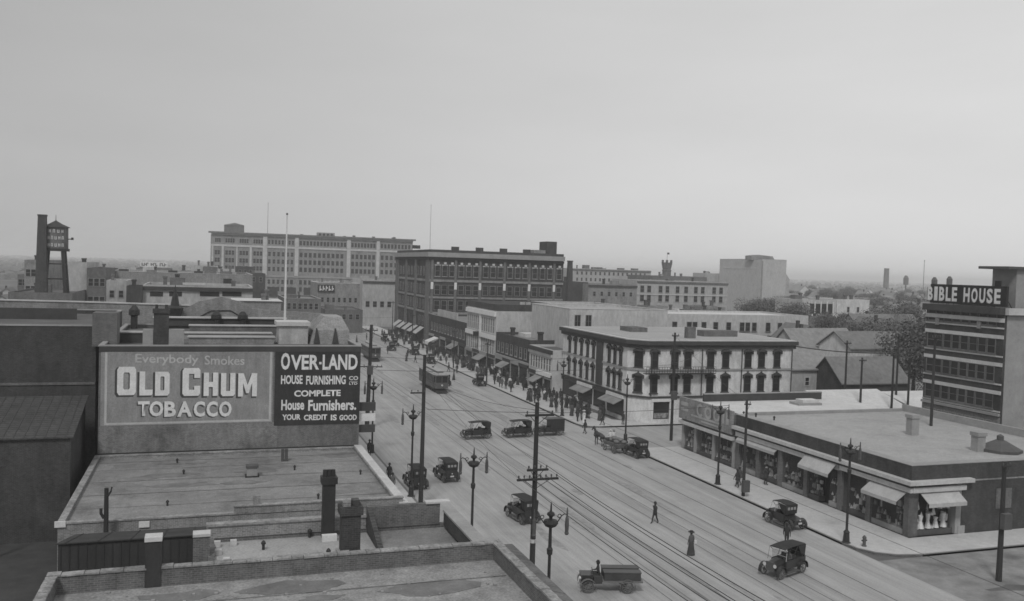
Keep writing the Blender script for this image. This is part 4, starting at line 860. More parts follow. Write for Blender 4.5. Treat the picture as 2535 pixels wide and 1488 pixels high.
b.part('roof_skylight', K['roofwhite'], 68.0, 70.3, 89.0, 90.4, 5.63, 6.25); b.part('skylight_base', K['stonemid'], 67.3, 70.6, 88.8, 90.7, 5.632, 5.9)
b.finish()

# ------------------------------------------------------------------ dark banded block with the tall roof letters
BX = 82.0; pl, pr_ = ax(2281, 760, BX), ax(2474, 760, BX)
b = Bld('banded_brick_block', 'dark brick six-storey block with pale bands and large roof letters', 'building', BX, pr_.y, BX + 18, pl.y, 18.3, K['brickblack'], K['roofdark'], .6)
b.band('cornice', K['trimdark'], 'W', 17.6, 18.35, .7); MB().box(.02, 18, -.5, -.003, 17.6, 18.35).build('cornice', K['stone'], b.o); MB().box(0.3, 18, -.06, -.002, 0, 17.5).build('side_render', K['stonemid'], b.o)
for z_ in (4.2, 7.6, 11.0, 14.3):
    for x_ in (4, 8, 12, 16): win(b.o, (x_, -.07, z_), 0, 1.2, 1.9, 'plain', K['stone'])
b.band('frieze_band', K['stone'], 'W', 16.75, 17.2, .12)
C5 = crop((1870, 580)); C4 = crop((1870, 760))
for c, y_thin, y_thick in ((C5, 852, 930), (C5, 1103, 1175), (C5, 1350, 1425), (C4, 885, 960)):
    z1 = ax(*c(1655, y_thin), BX).z; z2 = ax(*c(1655, y_thick), BX).z
    b.band('sill_band', K['stone'], 'W', z1 - .08, z1 + .08, .1); 
    if y_thin != 885: b.band('pale_band', K['stone'], 'W', z2 - .2, z2 + .2, .12)
    b.wins('W', [pr_.y + .9 + (pl.y - pr_.y - 1.2) * (i + .5) / 8 for i in range(8)], (z1 + .25,), 1.15, 1.7, 'plain', K['brickmid'])
zb = ax(*C4(1655, 1005), BX).z
b.band('base_band', K['brickgrey'], 'W', zb - 1.0, zb + .9, .06)
b.wins('W', [pr_.y + .9 + (pl.y - pr_.y - 1.2) * (i + .5) / 10 for i in range(10)], (zb - .75,), .8, 1.2, 'bare', K['stonemid'])
b.band('water_table', K['stonemid'], 'W', zb + 1.0, zb + 1.3, .3)
for y in (pr_.y + 3, pr_.y + 9, pr_.y + 15): b.part('frieze_bracket', K['brickgrey'], BX - .2, BX + .02, y, y + .5, 15.9, 16.7)
t0, t1 = ax(*C5(1660, 625), BX + .3), ax(*C5(2435, 500), BX + .3)
sg = b.part('roof_letter_board', K['dark'], BX + .3, BX + .6, pr_.y + .2, pl.y - .1, 18.45, 18.45 + 2.25)
def bw_(body, x0, x1, y0a, y1a, y0b, y1b):
    p0 = ax(*C5(x0, y0a), BX + .28); p1 = ax(*C5(x1, y0b), BX + .28); top = ax(*C5(x0, y1a), BX + .28)
    z0, z1 = 18.75, 20.4
    place_text(body, K['ironmid'], sg, (.28, p0.y - b.y + .1, z0 - .1), (.28, p1.y - b.y + .1, z1 - .1), .05, 0, .01); place_text(body, K['letter'], sg, (.28, p0.y - b.y, z0), (.28, p1.y - b.y, z1), .035, 0, .03)
    q = MB()
for ch, x0, x1 in (('B', 1678, 1728), ('I', 1742, 1775), ('B', 1790, 1842), ('L', 1855, 1905), ('E', 1915, 1965), ('H', 2028, 2088), ('O', 2105, 2165), ('U', 2182, 2240), ('S', 2255, 2312), ('E', 2328, 2390)):
    bw_(ch, x0, x1, 600, 520, 600, 520)
q = MB()
for i in range(5): y = 1 + i * (b.D - 2) / 4; q.tube(((.7, y, 18.4), (.45, y, 20.4)), .05, 4); q.tube(((2.4, y, 17.8), (.62, y, 20.2)), .05, 4)
q.build('letter_frame', K['iron'], b.o)
b.part('roof_tower', K['stonemid'], ax(2475, 700, 84).x + .3, BX + 7, pr_.y + .8, pr_.y + 4, 17.75, 22.6); MB().box(.6, 7.4, .4, 4.4, 22.6, 22.9).build('roof_tower_cap', K['ironmid'], b.o)
b.part('tower_opening', K['dark'], BX + .95, BX + 1.05, pr_.y + 1.6, pr_.y + 2.4, 19.3, 21.3)
b.finish()

# ------------------------------------------------------------------ blocks in the distance on that side
b = far_block('long pale two-storey block with paired dark windows in the middle distance', 1568, 1792, 692, 780, 300, 22, 'stucco2', 'roofmid', par=.5, cornice='brickmid')
b.wins('S', [ay(u, 720, 300).x for u in (1580, 1597, 1625, 1642, 1667, 1688, 1712, 1729, 1757, 1774)], (b.z - 4.6, b.z - 8.0), 1.7, 2.6, 'plain', K['stonemid'])
b.band('string_course', K['stone'], 'S', b.z - 5.5, b.z - 5.1, .2); b.finish()
b = far_block('brown brick block with dark cornice right of the five-storey block', 1448, 1568, 700, 780, 285, 20, 'brickgrey', 'brickmid', par=.5, cornice='brickdark', rows=(-4.2,), n=6, w=1.1, h=1.6)
far_block('dark flank wall squeezed between the five-storey block and brown brick block', 1392, 1448, 694, 780, 290, 18, 'brickdark', 'roofdark', par=.4)
b = far_block('faded long factory with many small windows and roof vents', 1405, 1602, 663, 720, 420, 26, 'stucco2', 'roofmid', par=.5, rows=(-3.2, -6.4), n=16, w=1.0, h=1.7, cornice='brickmid')
for u in (1440, 1462, 1472, 1526, 1560): x = ay(u, 660, 430).x; b.part('roof_vent', K['brickmid'], x - 1.4, x + 1.6, 428, 431, b.z - .45, b.z + (1.9 if u == 1440 else .9))
far_block('low brick building with flat dark roof behind the pale two-storey block', 1600, 1740, 680, 700, 380, 24, 'brickmid', 'roofmid', par=.4)
t = thing('turreted_tower', 'slim brick tower with flared battlements and a small flag', 'tower', (ay(1640, 680, 390).x, 390, 0)); zt = ay(1640, 642, 390).z; zn = ay(1640, 668, 390).z
MB().cyl(0, 0, 0, zn, 2.3, 2.1, 12).build('shaft', K['brickmid'], t)
m = MB(); m.lathe(0, 0, ((2.15, zn + .003), (2.3, zn + .5), (2.0, zn + 1), (2.3, zn + 2.4), (2.7, zt - .8)), 12)
for k in range(6): a = k * 1.0472; m.box(2.35 * math.cos(a) - .4, 2.35 * math.cos(a) + .4, 2.35 * math.sin(a) - .4, 2.35 * math.sin(a) + .4, zt - .8, zt + .4)
m.build('battlements', K['brickmid'], t); MB().cyl(0, 0, zt - .8, zt + 4.2, .1, .06, 5).build('flagstaff', K['iron'], t); MB().box(.08, 1.2, -.03, .03, zt + 3.2, zt + 4.1).build('flag', K['ironmid'], t)
b = far_block('tall pale warehouse with stepped roofline on the skyline', 1876, 1936, 639, 740, 430, 44, 'stucco', 'roofmid', par=.6, coping='stonemid')
b.band('name_band', K['stone'], 'W', b.z - 5.6, b.z - 4.6, .12, 436, 470); b.part('corner_strip', K['brickgrey'], b.x - .2, b.x + .5, 429.8, 430.02, 0, b.z - 1)
x = b.x + 6; m = MB(); m.yprism(((x - 8 - b.x, b.z - .5), (x + 8 - b.x, b.z - .5), (x + 6.5 - b.x, b.z + 2.0), (x - 3 - b.x, b.z + 2.6), (x - 8 - b.x, b.z + 2.0)), 8, 14); m.build('roof_house', K['brickgrey'], b.o)
m = MB(); m.yprism(((b.L + .02, 0), (b.L + 4, 0), (b.L + 4, b.z - 11), (b.L + .02, b.z - 6)), 2, 24); m.build('side_annex', K['stucco2'], b.o); b.finish()
far_block('lower pale wing attached to the skyline warehouse', 1734, 1795, 673, 740, 478, 14, 'stucco2', 'roofmid', par=.4)
for u, vt, wd, lab in ((2182, 662, 2.6, 'squat square chimney standing alone on the horizon'), ):
    p = ay(u, vt, 900); t = thing('brick_smokestack', lab, 'smokestack', (p.x, 900, 0)); MB().cyl(0, 0, 0, p.z, 3.6, 3.0, 10).build('shaft', K['brickmid'], t); MB().cyl(0, 0, p.z, p.z + .8, 3.3, 3.3, 10).build('rim', K['brickmid'], t)
p = ay(2275, 642, 900); pole_thing('radio_mast', 'hair-thin mast on the far horizon near the roof letters', p.x, 900, 0, p.z, .5)['category'] = 'mast'
for u, vt in ((2300, 682), (2337, 680), (2230, 678)):
    p = ay(u, vt, 240 if u != 2230 else 800); s = 1 if u != 2230 else 3; t = thing('roof_ventilator' if u != 2230 else 'water_tank', {2300: 'small square vent stack left of the roof letters', 2337: 'round hooded ventilator standing just behind the roof letters', 2230: 'tiny water tank on the horizon beside the lone chimney'}[u], 'ventilator' if u != 2230 else 'water tank', (p.x, p.y, 0))
    m = MB(); m.lathe(0, 0, ((.25 * s, 0), (.25 * s, p.z - 3.6 * s), (.9 * s, p.z - 3.4 * s), (.95 * s, p.z - 1.0 * s), (.4 * s, p.z)), 8); m.build('stack', K['ironmid'], t)

# ------------------------------------------------------------------ houses
def house(label, x, y, L, D, h, rise, rz, wall, roof, chim=True, wn=3, axis='x', storeys=1, group=None, name='house'):
    t = thing(name, label, 'house', (x, y, 0), rz, group)
    m = MB(); m.xprism(((0, 0), (D, 0), (D, h), (D / 2, h + rise), (0, h)), 0, L); m.build('wall', K[wall], t)
    m = MB(); o = .4; k = rise / (D / 2)
    m.xprism(((-o, h - o * k + .02), (D / 2, h + rise + .02), (D + o, h - o * k + .02), (D + o, h - o * k + .2), (D / 2, h + rise + .2), (-o, h - o * k + .2)), -o, L + o); r = m.build('roof', K[roof], t)
    if chim: MB().box(L * .3, L * .3 + .6, D * .55, D * .55 + .6, h + rise * .6, h + rise + .9).build('chimney', K['brickdark'], r)
    for s in range(storeys):
        for i in range(wn): win(t, (L * (i + .5) / wn, 0, 1.0 + s * 2.9), 0, .9, 1.4, 'bare', K['stone'])
        win(t, (0, D / 2, 1.0 + s * 2.9), -math.pi / 2, .9, 1.4, 'bare', K['stone'])
    return t
p = ay(1945, 890, 117); house('pale rendered house with one dark doorway next to the hotel', p.x - 1.5, 117, 9.5, 8, 6.6, 2.6, 0, 'stucco2', 'shingle2', True, 1, storeys=2)
p = ay(2062, 935, 112); house('dark shed-roofed stable with a pointed gable behind the shop roof', p.x, 111, 12.5, 7.5, 5.2, 3.4, 0.0, 'brickdark', 'shingle', False, 2)
p = ay(2092, 890, 134); house('broad pale clapboard house with long shingle roof and white dormer', p.x, 134, 15.5, 9, 8.2, 2.7, 0, 'paint', 'shingle', True, 4, storeys=2)
p = ay(2205, 860, 133.5); m = thing('roof_dormer_house', 'white gabled wing rising against the long shingle roof', 'house', (p.x, 130.5, 0)); MB().yprism(((0, 0), (4.4, 0), (4.4, 8.2), (2.2, 10), (0, 8.2)), 0, 4.4).build('wall', K['white'], m)
MB().yprism(((-.4, 7.95), (2.2, 10.05), (4.8, 7.95), (4.8, 8.13), (2.2, 10.23), (-.4, 8.13)), -.3, 4.4).build('roof', K['shingle2'], m); win(m, (2.2, 0, 5.4), 0, 1, 1.5, 'bare')
p = ay(1990, 850, 140); house('steep-roofed grey house with ridge sloping down beside the hotel', p.x, 140, 16, 13, 4.6, 6.2, .12, 'stucco2', 'shingle2', True, 3)
p = ay(2040, 800, 150); house('small house with peaked gable between trees and the long shingle roof', p.x, 150, 9, 9, 7, 4.2, 1.45, 'stucco2', 'shingle', True, 2, storeys=2)
b = far_block('flat-roofed pale apartment house with a shaded two-tier porch', 1975, 2058, 738, 800, 232, 14, 'stucco', 'roofmid', par=.4, rows=(-7.5,), n=3)
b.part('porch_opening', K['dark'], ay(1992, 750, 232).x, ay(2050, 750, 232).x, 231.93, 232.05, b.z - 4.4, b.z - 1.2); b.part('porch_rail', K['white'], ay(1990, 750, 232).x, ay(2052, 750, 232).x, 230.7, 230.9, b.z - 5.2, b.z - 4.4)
for u in (1990, 2005, 2020, 2035, 2050): x = ay(u, 750, 231).x; b.part('porch_post', K['white'], x - .15, x + .15, 230.75, 231, 0, b.z - .5)
far_block('plain pale apartment house with two small windows by the porch', 2060, 2140, 737, 800, 236, 14, 'paint', 'roofmid', par=.3, rows=(-4.2, -8.5), n=2, w=1.0, h=1.8, m0=.2)
p = ay(2130, 800, 190); house('long dark-roofed house half hidden among the dark trees', p.x, 190, 22, 12, 6, 5.5, .05, 'stucco2', 'shingle', True, 4, storeys=2)
p = ay(2225, 790, 172); house('house with a dark pointed gable close by the banded brick block', p.x, 172, 11, 9, 6.5, 5, 1.5, 'stucco2', 'shingle', True, 2, storeys=2)
def canopy(label, x0, x1, y0, y1, za, zb_, m='roofwhite'):
    t = thing('yard_shed', label, 'shed', (x0, y0, 0)); q = MB(); L, D = x1 - x0, y1 - y0
    q.hexa(((0, 0, za), (L, 0, za), (L, D, zb_), (0, D, zb_), (0, 0, za + .14), (L, 0, za + .14), (L, D, zb_ + .14), (0, D, zb_ + .14))); q.build('roof', K[m], t)
    q = MB(); q.hexa(((.2, .2, 0), (L - .2, .2, 0), (L - .2, D - .2, 0), (.2, D - .2, 0), (.2, .2, za), (L - .2, .2, za), (L - .2, D - .2, zb_ - .02), (.2, D - .2, zb_ - .02))); q.build('wall', K['brickdark'], t)
    return t
canopy('wide white sloping metal shed roof behind the corner shop roof', 80.5, 93, 96.5, 105, 2.6, 4.9)
canopy('second white sloping shed roof lying under the telegraph poles', 93.3, 103.5, 94, 104.5, 2.4, 4.6)
canopy('narrow low shed with dark roof between hotel flank and white sheds', 75, 80.3, 112.5, 118, 3.6, 4.6, 'roofdark')
canopy('small grey shed roof tucked beside the banded brick block', 98.5, 104, 86.5, 93, 4.4, 5.0, 'roofdark')

# ------------------------------------------------------------------ trees
def crown_mesh(seed, n=900, leafm=None):
    random.seed(seed); m = MB(); lumps = []
    for i in range(11):
        a = random.uniform(0, 6.28); r = random.uniform(.1, .62); z = random.uniform(.42, .86); lumps.append((r * math.cos(a) * .55, r * math.sin(a) * .55, z, random.uniform(.14, .25)))
    lumps.append((0, 0, .86, .16))
    for i in range(n):
        lx, ly, lz, lr = random.choice(lumps)
        v = Vector((random.gauss(0, 1), random.gauss(0, 1), random.gauss(0, 1))).normalized() * lr * random.uniform(.55, 1.08); c = Vector((lx, ly, lz)) + v
        s = random.uniform(.009, .021); nrm = (v.normalized() + Vector((random.uniform(-.7, .7), random.uniform(-.7, .7), random.uniform(-.2, .8)))).normalized()
        a = nrm.orthogonal().normalized(); b_ = nrm.cross(a); th = random.uniform(0, 6.28); a, b_ = a * math.cos(th) + b_ * math.sin(th), b_ * math.cos(th) - a * math.sin(th)
        m.m = 0 if random.random() < .7 else 1
        m.quad(c - a * s, c - b_ * s * .7, c + a * s, c + b_ * s * .7 + nrm * s * .2)
    return m
def trunk_mb(seed):
    random.seed(seed); m = MB(); m.tube(((0, 0, 0), (.01, 0, .25), (-.01, .01, .5), (0, 0, .8)), [.03, .022, .017, .006], 7)
    for i in range(7):
        z = random.uniform(.25, .55); a = random.uniform(0, 6.28); m.tube(((0, 0, z), (.12 * math.cos(a), .12 * math.sin(a), z + .12), (.24 * math.cos(a), .24 * math.sin(a), z + .28)), [.012, .009, .004], 5)
    return m
TREES = []
for k in range(3):
    t = thing('tree', 'tree', 'tree', (0, 0, 0)); o = crown_mesh(20 + k, 5200).build('crown', [K['leaf'], K['leaf2']], t); trunk_mb(30 + k).build('trunk', K['bark'], t); TREES.append(t)
NT = [0]
def tree(x, y, h, label, wd=1.0, group=None, k=None):
    k = NT[0] % 3 if k is None else k; NT[0] += 1; s = TREES[k]
    c = s if NT[0] <= 3 and s['label'] == 'tree' else copy_tree(s); c.location = (x, y, 0); c.scale = (h * wd, h * wd, h); c.rotation_euler = (0, 0, random.uniform(0, 6.28)); c['label'] = label
    if group: c['group'] = group
    elif 'group' in c: del c['group']
    return c
for u, vt, Y, wd, lab in ((2285, 770, 118, 1.0, 'tall dark tree crowding the flank of the banded brick block'), (2255, 800, 126, 1.1, 'dark full tree just behind the white shed poles'), (2200, 785, 165, 1.3, 'broad dark tree over the ridge of the long shingle roof'), (2130, 790, 160, 1.2, 'rounded tree above the left end of the long shingle roof'), (2085, 790, 168, 1.2, 'tree in front of the plain pale apartment house'), (2030, 770, 200, 1.2, 'bushy tree below the two-tier porch'), (2170, 760, 200, 1.3, 'wide tree beside the long dark-roofed house'), (2235, 745, 210, 1.2, 'tree rising behind the house with dark pointed gable'), (1955, 745, 225, 1.2, 'pale grey tree left of the porch apartment house'), (1905, 735, 260, 1.4, 'spreading tree in front of the skyline warehouse'), (2300, 900, 108, .9, 'slim dark tree at the foot of the banded brick block'), (1860, 738, 255, 1.2, 'tree at the foot of the skyline warehouse')):
    p = ay(u, vt, Y); tree(p.x, Y, max(4, p.z), lab, wd)
random.seed(21)
for i in range(84):
    Y = 215 + 620 * (i / 84.0) ** 1.3 + random.uniform(0, 30); u = random.uniform(1935, 2320); x = ay(u, 740, Y).x; tree(x, Y, random.uniform(7, 13), 'leafy tree among the far houses beyond the hotel', random.uniform(1.1, 1.6), 'trees among the far houses beyond the hotel')
for i in range(24):
    Y = random.uniform(270, 700); u = random.uniform(60, 520); x = ay(u, 680, Y).x; tree(x, Y, random.uniform(6, 10), 'distant tree among the roofs near the water tower', random.uniform(1.1, 1.6), 'trees among the roofs near the water tower')
protos = []
for k, (L, D, h, rise, wl_, rf) in enumerate(((11, 8, 5, 3.2, 'stucco2', 'shingle'), (9, 9, 6, 4, 'paint', 'shingle2'), (14, 8, 4.6, 3, 'brickmid', 'shingle'), (10, 7, 5.5, 3, 'white', 'roofmid'))):
    protos.append((L, D, h, rise, wl_, rf))
random.seed(33)
kinds = ['grey gabled house', 'pale gabled house', 'brick gabled house', 'white gabled house']
FIRST = {}
def far_house(side, u0, u1, Y):
    k = random.randrange(4); L, D, h, rise, a, rf = protos[k]; x = ay(random.uniform(u0, u1), 720, Y).x
    lab = kinds[k] + (' in the far district beyond the hotel' if side else ' in the far district beyond the water tower'); gr = kinds[k] + ('s beyond the hotel' if side else 's beyond the water tower')
    if (k, side) not in FIRST: FIRST[(k, side)] = house(lab, x, Y, L, D, h, rise, random.choice((0, .1, 1.57)), a, rf, True, 2, group=gr)
    else: c = copy_tree(FIRST[(k, side)], None, (x, Y, 0), random.choice((0, .08, 1.57, 1.5))); s = random.uniform(.9, 1.35); c.scale = (s, s, s)
for i in range(105): far_house(1, 1930, 2330, 240 + 900 * (i / 105) ** 1.6 + random.uniform(0, 15))
for i in range(9):
    L_, D_, h_, r_, a_, f_ = protos[i % 4]; Y = (148, 156, 176, 184, 198, 206, 214, 222, 160)[i]; u = (1960, 2120, 2010, 2250, 1965, 2120, 2215, 2010, 2190)[i]
    if i < 1: HQ = house('small gabled house crowded between the hotel and the banded brick block', ay(u, 800, Y).x, Y, 9, 7, 5.2, 3, 1.5, 'stucco2', 'shingle', True, 2, group='small houses crowded between hotel and banded block')
    else: c = copy_tree(HQ, None, (ay(u, 800, Y).x, Y, 0), random.choice((0, .1, 1.5, 1.6))); s = random.uniform(.85, 1.2); c.scale = (s, s, s)
for i in range(34): far_house(0, 40, 530, 290 + 800 * (i / 34) ** 1.5 + random.uniform(0, 15))
b = far_block('low far building carrying a white roof sign near the horizon', 335, 420, 660, 690, 420, 22, 'brickmid', 'roofmid', par=.4, rows=(-4,), n=7)
p, q = ay(345, 656, 421), ay(412, 646, 421); sg = b.part('roof_sign', K['white'], p.x, q.x, 420.8, 421.1, p.z, q.z)
m = MB(); random.seed(8)
for i in range(11):
    if i in (3, 7): continue
    x = p.x - b.x + (q.x - p.x) * (.05 + .083 * i); m.box(x, x + .4, .74, .79, p.z + .4, q.z - .4); m.box(x + .45, x + .9, .74, .79, p.z + .4 + .5 * (i % 3), p.z + .8 + .5 * (i % 3))
m.build('lettering', K['brickmid'], sg)
# wooded plain to the horizon
random.seed(4); m = MB()
for i in range(2600):
    Y = 750 * math.exp(random.uniform(0, 2.1)); u = random.uniform(-200, 2750); x = ay(u, 700, Y).x; r = random.uniform(3, 8) * (1 + Y / 4000); h = random.uniform(5, 10)
    n_ = 6; ph = random.uniform(0, 1)
    lo = [m.bm.verts.new((x + r * math.cos(ph + k * 1.0472) * random.uniform(.8, 1.2), Y + r * math.sin(ph + k * 1.0472), 0)) for k in range(n_)]
    mi = [m.bm.verts.new((x + r * .8 * math.cos(ph + k * 1.0472) * random.uniform(.8, 1.2), Y + r * .8 * math.sin(ph + k * 1.0472), h * random.uniform(.55, .8))) for k in range(n_)]
    tp = m.bm.verts.new((x + random.uniform(-1, 1), Y, h))
    for k in range(n_): m._f((lo[k], lo[(k + 1) % n_], mi[(k + 1) % n_], mi[k])); m._f((mi[k], mi[(k + 1) % n_], tp))
o = m.build('distant_woods', K['leaf2']); o['kind'] = 'stuff'
# ------------------------------------------------------------------ poles, lamps, wires
def utility_pole(label, x, y, h, arms, group=None, r=.16, lean=0.0, bandz=None, box=None, name='utility_pole'):
    t = thing(name, label, 'utility pole', (x, y, 0), 0, group); t.rotation_euler = (0, lean, 0)
    m = MB(); m.tube(((0, 0, 0), (0.01, 0, h * .5), (0, 0, h)), [r * 1.25, r * 1.02, r * .8], 9); m.build('shaft', K['wood'], t)
    for z, a, b_, n_ in arms:
        m = MB(); m.box(a, b_, -.22, -.1, z - .06, z + .06); c = m.build('crossarm', K['wood'], t)
        for i in range(n_):
            xx = a + .1 + (b_ - a - .2) * i / max(1, n_ - 1); MB().lathe(xx, -.16, ((.025, z + .06), (.025, z + .12), (.055, z + .14), (.05, z + .24), (.02, z + .27)), 6).build('insulator', K['ironmid'], c)
        if b_ > .3 and a < -.3: q = MB(); q.tube(((a * .6, -.16, z - .05), (0, -.14, z - .55)), .02, 4); q.tube(((b_ * .6, -.16, z - .05), (0, -.14, z - .55)), .02, 4); q.build('arm_brace', K['iron'], c)
    if bandz: m = MB(); m.cyl(0, 0, bandz, bandz + .22, r * 1.12, r * 1.12, 9); m.build('pale_band', K['stone'], t)
    if box: m = MB(); m.box(-.35, .35, -.55, -.17, box, box + 1.1); m.build('pole_box', K['ironmid'], t)
    return t
zM = lambda v: ay(1316, v, 47.8).z
utility_pole('tall thick pole with three crossarms rising before the near roof parapet', 18.2, 47.8, 13.3, ((zM(1021), -.75, 1.0, 2), (zM(1155), -.55, .75, 4), (zM(1178), -1.15, 1.4, 8)), r=.15, bandz=zM(1335))
utility_pole('tall plain pole standing by the parked car on the near pavement', 17.9, 74.6, 13.3, ((ay(1040, 966, 74.6).z, -1.2, .1, 3),), r=.17)
utility_pole('leaning dark pole with a drum and crossarm past the projecting shop sign', 19.6, 112, 13.3, ((ay(925, 902, 112).z, -1.4, 1.6, 6), (12.6, -.8, .8, 4)), r=.24, lean=.02, box=7.0)
utility_pole('medium pole standing on the pavement before the corner shops', 48.4, 71.6, 9.3, ((8.9, -.35, .35, 2),), r=.13, box=.6)
utility_pole('thick tall pole at the side street corner between signboard and hotel', 55.5, 98.2, 13.6, ((13.2, -.5, .5, 2), (9.6, -.45, .45, 2)), r=.16, box=5.2)
utility_pole('dark pole with a pale collar at the edge of the dirt road', 53.3, 47.3, 8.5, ((8.2, -.4, .4, 2),), r=.17, box=3.8)
for u, vt, Y, lab in ((2085, 838, 106, 'telegraph pole in front of the left end of the long shingle roof'), (2122, 880, 100, 'shorter pole standing over the first white shed roof'), (2212, 822, 103, 'telegraph pole before the white house wing'), (2200, 868, 98, 'pole right behind the second white shed roof'), (2240, 868, 99, 'pole between white sheds and the banded brick block')):
    p = ay(u, vt, Y); utility_pole(lab, p.x, Y, p.z, ((p.z - .4, -.6, .6, 4),), r=.15)
p = ay(2318, 790, 74); utility_pole('pole standing close against the dark face of the banded brick block', min(p.x, 80.9), 74.8, 15.5, ((15.0, -.6, .6, 4),), r=.15)
p = ay(300, 1135, 66); t = utility_pole('short forked wooden post beside the flat roof front wall', -5.4, 57.2, 7.2, (), r=.15, name='wooden_post')
MB().tube(((0, -.05, 6.6), (.25, -.05, 7.0), (.3, -.05, 7.25)), .06, 5).build('branch_stub', K['wood'], t); m = MB(); m.tube(((-.12, -.05, 5.4), (-.28, -.05, 5.7), (-.28, -.05, 6.0)), .09, 5); m.build('branch_stub', K['wood'], t)
utility_pole('thin dark post against the dark shed wall in the alley', -13.6, 68, 6.6, ((6.4, -.6, .7, 0),), r=.1, name='wooden_post')
for u, Y, h in ((1200, 153, 7.5), (1110, 215, 9), (1065, 240, 11), (1175, 176, 8)):
    p = ay(u, 900, Y); utility_pole('slim distant street pole at the kerb of the shop row', 48.3, Y, h, ((h - .4, -.6, .6, 4),), 'distant street poles along the shop row', r=.11)

def lamp_post(label, x, y, rz=0.0):
    t = thing('street_lamp', label, 'street lamp', (x, y, 0), rz, 'ornate twin-lantern street lamps')
    m = MB(); m.lathe(0, 0, ((.36, 0), (.36, .18), (.26, .25), (.22, .9), (.25, 1.0), (.14, 1.15)), 8); m.build('base', K['iron'], t)
    m = MB(); m.lathe(0, 0, ((.105, 1.1), (.085, 5.6), (.15, 5.68), (.17, 5.95), (.1, 6.05), (.08, 7.2)), 9); m.build('shaft', K['iron'], t)
    m = MB(); m.lathe(0, 0, ((.09, 7.1), (.3, 7.2), (.42, 7.38), (.36, 7.52), (.12, 7.56)), 12); m.build('bowl', K['iron'], t)
    m = MB(); m.lathe(0, 0, ((.07, 7.5), (.1, 7.7), (.22, 7.8), (.2, 7.92), (.06, 8.0), (.045, 8.3), (.02, 8.5)), 9); m.build('finial', K['iron'], t)
    for s in (-1, 1):
        m = MB(); m.tube(((0, 0, 7.3), (s * .4, 0, 7.4), (s * .62, 0, 7.72), (s * .8, 0, 7.82), (s * .95, 0, 7.75)), .035, 5); m.tube([(s * (.5 + .1 * math.cos(a)), 0, 7.72 + .1 * math.sin(a)) for a in [k * .785 for k in range(9)]], .025, 4); m.build('arm', K['iron'], t)
        m = MB(); m.lathe(s * .95, 0, ((.03, 8.15), (.05, 7.9), (.05, 7.7), (.1, 7.55), (.125, 7.2), (.1, 6.85), (.13, 6.75), (.08, 6.66)), 8); m.build('lantern', K['ironmid'], t)
    return t
L0 = lamp_post('ornate lamp nearest the camera beside the thick three-armed pole', 17.75, 44.0)
for x, y, lab in ((17.75, 58.6, 'ornate lamp just beyond the corner of the near shop roof'), (17.8, 78.0, 'ornate lamp by the parked car next to the flat store'), (17.6, 97, 'ornate lamp tangled with the leaning dark pole'), (48.2, 57.0, 'ornate lamp on the rounded pavement corner of the corner shops'), (48.5, 76.2, 'ornate lamp standing before the middle of the corner shops'), (49.0, 97.9, 'ornate lamp by the parked car at the side street mouth'), (48.4, 117, 'ornate lamp on the hotel pavement'), (17.7, 117, 'ornate far lamp past the leaning dark pole')):
    copy_tree(L0, None, (x, y, 0), 0.0, lab)
t = thing('fire_hydrant', 'small dark hydrant beside the rounded pavement corner', 'hydrant', (49.0, 55.9, KZ)); m = MB(); m.lathe(0, 0, ((.2, 0), (.2, .06), (.13, .1), (.13, .6), (.17, .62), (.15, .72), (.05, .85)), 9); m.build('body', K['ironmid'], t); MB().tube(((-.24, 0, .45), (.24, 0, .45)), .06, 6).build('nozzle', K['iron'], t)
t = thing('fire_hydrant', 'dark hydrant beside the lamp near the gravel roofed shop', 'hydrant', (18.2, 60.1, KZ)); m = MB(); m.lathe(0, 0, ((.2, 0), (.2, .06), (.13, .1), (.13, .6), (.17, .62), (.15, .72), (.05, .85)), 9); m.build('body', K['ironmid'], t); MB().tube(((-.24, 0, .45), (.24, 0, .45)), .06, 6).build('nozzle', K['iron'], t)
def wire(label, a, b_, sag, r=.02, n_=10, m='iron', name='overhead_wire', cat='wire', group=None):
    a, b_ = Vector(a), Vector(b_); pts = [a.lerp(b_, i / n_) - Vector((0, 0, sag * 4 * (i / n_) * (1 - i / n_))) for i in range(n_ + 1)]
    o = MB().tube(pts, r, 4).build(name, K[m], None); return tag(o, label, cat, group)
wire('thick dark cable hung from the hotel cornice past the telegraph poles', (81.6, 109.3, 10.9), (ay(2212, 860, 103).x, 103, ay(2212, 868, 103).z), .4, .07)
wire('second thick cable running on to the banded brick block', (ay(2212, 860, 103).x, 103, ay(2212, 868, 103).z), (82.2, 86.2, 12.0), .5, .06)
for i, (z, dx) in enumerate(((zM(1178) + .2, -1.1), (zM(1178) + .2, 1.3), (zM(1155) + .2, .7), (zM(1021) + .2, .9))):
    wire('thin wire between the three-armed pole and the plain pole', (18.2 + dx, 47.7, z), (17.9 + min(dx, .1) * .5, 74.5, 12.4 - i * .4), .5, .012, group='thin wires between the near pavement poles')
for i, (z, dx) in enumerate(((zM(1178) + .2, -1.1), (zM(1178) + .2, -.4), (zM(1178) + .2, .6), (zM(1178) + .2, 1.3), (zM(1155) + .2, -.5), (zM(1155) + .2, .7))):
    wire('thin wire running from the three-armed pole back over the near roofs', (18.2 + dx, 47.6, z), (17.4 + dx, 8, z + 1.2), .5, .02, group='thin wires running back over the near roofs')
for i, (y, z0, z1) in enumerate(((74.6, 8.6, 8.3), (98, 9.2, 9.6), (112, 9.4, 9.0), (150, 7.3, 7.2), (176, 7.4, 7.6), (215, 8.2, 8.4))):
    wire('thin span wire slung across the street between kerb poles', (18.2, y, z0), (48.4 if i != 1 else 55.4, y, z1), .5, .02, group='thin span wires slung across the street')
wire('thin wire between the medium pole and the thick corner pole', (48.4, 71.5, 9.1), (55.4, 98.2, 13.4), .5, .018)
